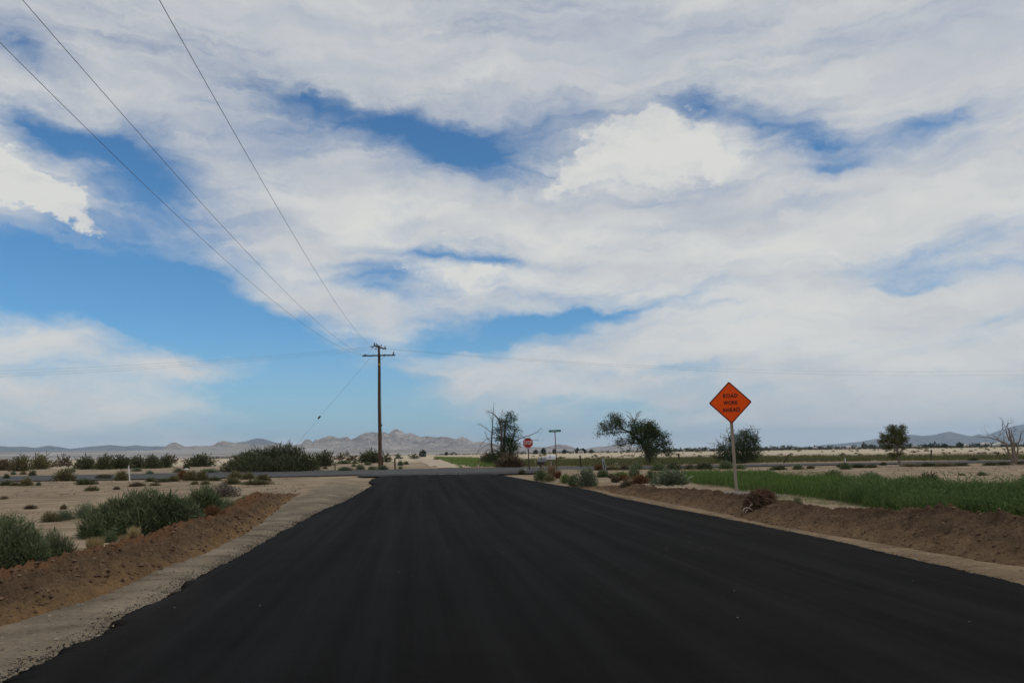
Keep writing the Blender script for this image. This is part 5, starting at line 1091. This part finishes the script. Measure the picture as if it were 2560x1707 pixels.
bw2 = vmath('ADD', bw, vmath('MULTIPLY', vmath('SUBTRACT', wn2.outputs['Color'], (.5, .5, .5)), (2.2, 2.0, 0)))
SHADE = [(1600, 60, 500, 90, 0, -.2), (2250, 120, 260, 110, 10, -.32), (1450, 110, 200, 80, 0, -.22), (1640, 400, 110, 40, 15, -.25), (1580, 475, 220, 40, 12, -.35), (1520, 420, 100, 40, 15, -.2), (560, 300, 260, 60, 10, -.22), (1250, 250, 180, 60, 0, -.15), (2100, 500, 250, 60, -8, -.1), (1300, 690, 300, 20, 3, -.15), (560, 480, 150, 60, 10, -.22), (1750, 640, 800, 150, 0, .22), (1300, 520, 500, 120, 0, .12),
         (1500, 330, 200, 70, 8, .25), (60, 450, 160, 110, 0, .35), (800, 520, 250, 40, 8, .2), (1050, 640, 150, 40, 0, .2), (1700, 560, 500, 60, 0, .12), (1900, 800, 500, 60, 0, .12)]
CLOUDCOL = [(0.0, (4.1, 4.5, 5.3)), (.3, (5.0, 5.3, 5.85)), (.62, (6.0, 6.1, 6.2)), (1.0, (7.3, 7.25, 6.9))]
SKYGAIN = (.43, .86, 1.1); HORIZ = (4.2, 5.0, 5.5)
def dpt(x, y):
    d = ray(x*1.0884, y*1.0884); d = d/np.linalg.norm(d); return math.degrees(math.atan2(d[0], d[1])), math.degrees(math.asin(d[2]))
def blob(x, y, a, b, ang, wt, vec, typ='QUADRATIC_SPHERE'):
    """a soft patch of sky, centre and half axes given on the picture, turned into azimuth and elevation"""
    c = dpt(x, y); e = dpt(x+8, y); e2 = dpt(x, y-8); sx = (e[0]-c[0])/8; sy = (e2[1]-c[1])/8
    mp_ = mapping(N, L, vec, (a*sx*2.1, b*sy*2.15, 1), (0, 0, R_(-ang)), (c[0], c[1], 0), 'TEXTURE')
    g = N.new('ShaderNodeTexGradient'); g.gradient_type = typ; L.new(mp_, g.inputs[0]); return math_(N, L, 'MULTIPLY', g.outputs['Fac'], wt)
def total(lst, start, vec):
    acc = start
    for b_ in lst: acc = math_(N, L, 'ADD', acc, blob(*b_, vec))
    return acc
GAPS = [(480, 210, 480, 130, 12, -.38), (250, 250, 200, 60, 15, -.4), (1400, 260, 200, 50, -5, -.3), (560, 290, 340, 150, 15, -.62), (480, 430, 200, 60, 15, -.45), (1250, 275, 130, 40, -5, -.6), (2050, 330, 260, 90, 0, -.3), (1500, 200, 260, 45, -5, -.35), (1750, 300, 250, 70, 25, -.3), (250, 880, 480, 120, 0, -.75), (640, 240, 260, 50, 14, -.5), (300, 960, 300, 40, 0, -.3), (870, 300, 330, 60, 10, -.45), (900, 640, 220, 50, 5, -.45), (60, 130, 120, 60, 30, -.8), (1300, 740, 420, 60, -6, -.5), (700, 900, 420, 120, 5, -.4), (230, 640, 450, 150, 3, -.5), (2000, 610, 350, 40, 0, -.35), (1280, 120, 220, 40, 10, -.3),
        (60, 285, 190, 42, 12, -1.5), (230, 345, 200, 60, 8, -1.9), (330, 450, 190, 110, 20, -1.3), (120, 640, 380, 105, 3, -2.4), (430, 620, 230, 75, 8, -1.2), (40, 600, 200, 60, 0, -1.2), (620, 600, 90, 30, 5, -.7),
        (1095, 345, 185, 60, 12, -2.2), (970, 318, 150, 42, 8, -1.0), (700, 225, 150, 36, 12, -1.2), (1020, 385, 130, 40, 10, -.9),
        (1780, 280, 180, 36, 20, -1.25), (1640, 232, 120, 34, 10, -.9), (1900, 345, 80, 45, 40, -1.0), (1900, 398, 60, 18, 0, -.8), (2110, 295, 110, 46, -8, -1.2), (2190, 285, 100, 40, -20, -.7), (2230, 330, 90, 40, 0, -.7),
        (1010, 575, 190, 15, 5, -1.2), (1150, 592, 120, 22, 8, -1.1), (860, 672, 110, 26, 3, -1.4), (840, 610, 90, 22, 0, -.8), (850, 640, 80, 15, 0, -.6),
        (1180, 755, 210, 44, -8, -2.1), (1380, 712, 240, 16, -4, -1.5), (1060, 790, 110, 30, 0, -1.2), (1660, 708, 90, 9, 3, -.7), (1570, 848, 120, 13, 3, -.7), (2110, 628, 110, 14, -4, -.6), (2320, 260, 60, 60, 0, -.4),
        (640, 760, 190, 70, 10, -1.6), (420, 790, 160, 40, 0, -1.1), (690, 850, 230, 75, 8, -2.0), (760, 930, 200, 60, 5, -1.9), (620, 900, 160, 30, 0, -1.2), (350, 700, 300, 60, 3, -1.3), (940, 885, 110, 16, 8, -.9), (1050, 880, 90, 10, 0, -.6), (900, 960, 300, 45, 0, -1.5), (1250, 980, 330, 50, 0, -1.1), (1400, 925, 120, 30, 0, -.8), (560, 985, 250, 40, 0, -.9), (1560, 960, 200, 45, 0, -.5)]
WARM = [(15, 395, 90, 55, 10, 2.0), (70, 455, 125, 52, 14, 2.0), (165, 465, 42, 52, 0, 1.5), (-20, 345, 26, 26, 0, 1.4), (190, 520, 120, 13, 6, 1.0),
        (1050, 640, 150, 42, 0, .9), (1100, 612, 120, 28, 5, .9), (930, 625, 40, 40, 0, .6), (1500, 350, 230, 110, 5, 1.2), (1540, 290, 130, 50, 10, 1.1), (1340, 400, 190, 70, -12, 1.0), (1720, 400, 160, 60, 20, .9), (1180, 470, 60, 40, 0, .4)]
VEIL = [(120, 775, 190, 30, 3, .8), (430, 855, 180, 20, 3, .95), (545, 897, 55, 12, -4, .6), (300, 945, 330, 24, 2, .7), (120, 890, 230, 24, 2, .6), (400, 762, 110, 7, -10, .45), (760, 700, 140, 22, 5, .6), (620, 660, 160, 50, 10, .6)]
fb = cnoise(mapping(N, L, pl, (1.3, .42, 1), (0, 0, R_(38))), 1.6, 10, .6, .6)
fb2 = cnoise(mapping(N, L, bw, (.045, .34, 1), (0, 0, R_(-8))), 1.0, 10, .6, .5)
fb3 = cnoise(mapping(N, L, bw2, (.16, .8, 1), (0, 0, R_(-12))), 1.0, 8, .58, .5)
def cen(n, k): return math_(N, L, 'MULTIPLY', math_(N, L, 'SUBTRACT', n.outputs['Fac'], .5), k)
def addn(*a):
    r = a[0]
    for x in a[1:]: r = math_(N, L, 'ADD', r, x)
    return r
def mr(v, f0, f1, t0=0., t1=1.):
    m = N.new('ShaderNodeMapRange'); m.interpolation_type = 'SMOOTHSTEP'
    for k, x in (('From Min', f0), ('From Max', f1), ('To Min', t0), ('To Max', t1)): m.inputs[k].default_value = x
    L.new(v, m.inputs['Value']); return m.outputs[0]
cov = addn(math_(N, L, 'MULTIPLY', total(GAPS, 1.28, bw), .74), total(VEIL, 0., bw)); cov = math_(N, L, 'MINIMUM', cov, 1.15)
cov = addn(cov, cen(fb, 1.5), cen(fb2, 1.7), cen(fb3, 1.1))
deck = mr(cov, -.5, 1.1, 0., .98)
# heaped clouds with lit tops: the same noise sampled a little higher gives the shading
wn3 = cnoise(mapping(N, L, base, (.9, 1.1, 1)), 1.0, 6, .6)
cu = addn(total(WARM, -.5, bw2), cen(wn2, 1.1), cen(wn3, .9), cen(fb3, .4)); ca = mr(cu, -.12, .6)
alpha = math_(N, L, 'MAXIMUM', deck, math_(N, L, 'MULTIPLY', ca, .98))
def relief(vec, sc, det, dy, dx, k):
    n0 = cnoise(mapping(N, L, vec, sc), 1.0, det, .58); n1 = cnoise(mapping(N, L, vmath('ADD', vec, (dx, dy, 0)), sc), 1.0, det, .58)
    return math_(N, L, 'MULTIPLY', math_(N, L, 'SUBTRACT', n0.outputs['Fac'], n1.outputs['Fac']), k)
lum = cnoise(mapping(N, L, bw, (.045, .11, 1), (0, 0, R_(-5))), 1.0, 6, .58)
lb = addn(cen(lum, 1.0), cen(fb2, .55), relief(bw, (.08, .22, 1), 4, 1.6, .6, 1.0), math_(N, L, 'MULTIPLY', relief(bw2, (.3, .5, 1), 4, .8, .4, .9), math_(N, L, 'ADD', math_(N, L, 'MULTIPLY', ca, .8), .25)), math_(N, L, 'MULTIPLY', ca, .22))
lb = math_(N, L, 'SUBTRACT', math_(N, L, 'ADD', lb, .80), math_(N, L, 'MULTIPLY', math_(N, L, 'MINIMUM', eln, 30.), .009))
lb = math_(N, L, 'ADD', lb, mr(eln, 32, 45, 0., .2))
lb = total(SHADE, lb, bw)
ccol = ramp(N, L, lb, CLOUDCOL)
skyc = mixc(N, L, 1.0, sk.outputs[0], SKYGAIN, 'MULTIPLY')
skyc = mixc(N, L, mr(eln, 10, -1, 0., .55), skyc, HORIZ)     # the clear air pales towards the horizon
fin = mixc(N, L, alpha, skyc, ccol); L.new(fin, bg.inputs['Color'])
w.cycles.sampling_method = 'MANUAL'; w.cycles.sample_map_resolution = 512
sl = bpy.data.lights.new('sun', 'SUN'); sl.energy = 1.0; sl.angle = R_(10); sl.color = (1, .93, .82); so = bpy.data.objects.new('sun', sl); COL.objects.link(so)
sd = Vector((math.sin(R_(SUN_AZ))*math.cos(R_(SUN_EL)), math.cos(R_(SUN_AZ))*math.cos(R_(SUN_EL)), math.sin(R_(SUN_EL)))); so.rotation_euler = sd.to_track_quat('Z', 'Y').to_euler(); so.location = (30, -30, 60)
SC.view_settings.view_transform = 'Standard'; SC.view_settings.look = 'None'; SC.view_settings.exposure = 0; SC.view_settings.gamma = 1
SC.cycles.max_bounces = 6; SC.cycles.diffuse_bounces = 3; SC.cycles.transmission_bounces = 3; SC.cycles.volume_bounces = 1; SC.cycles.transparent_max_bounces = 8
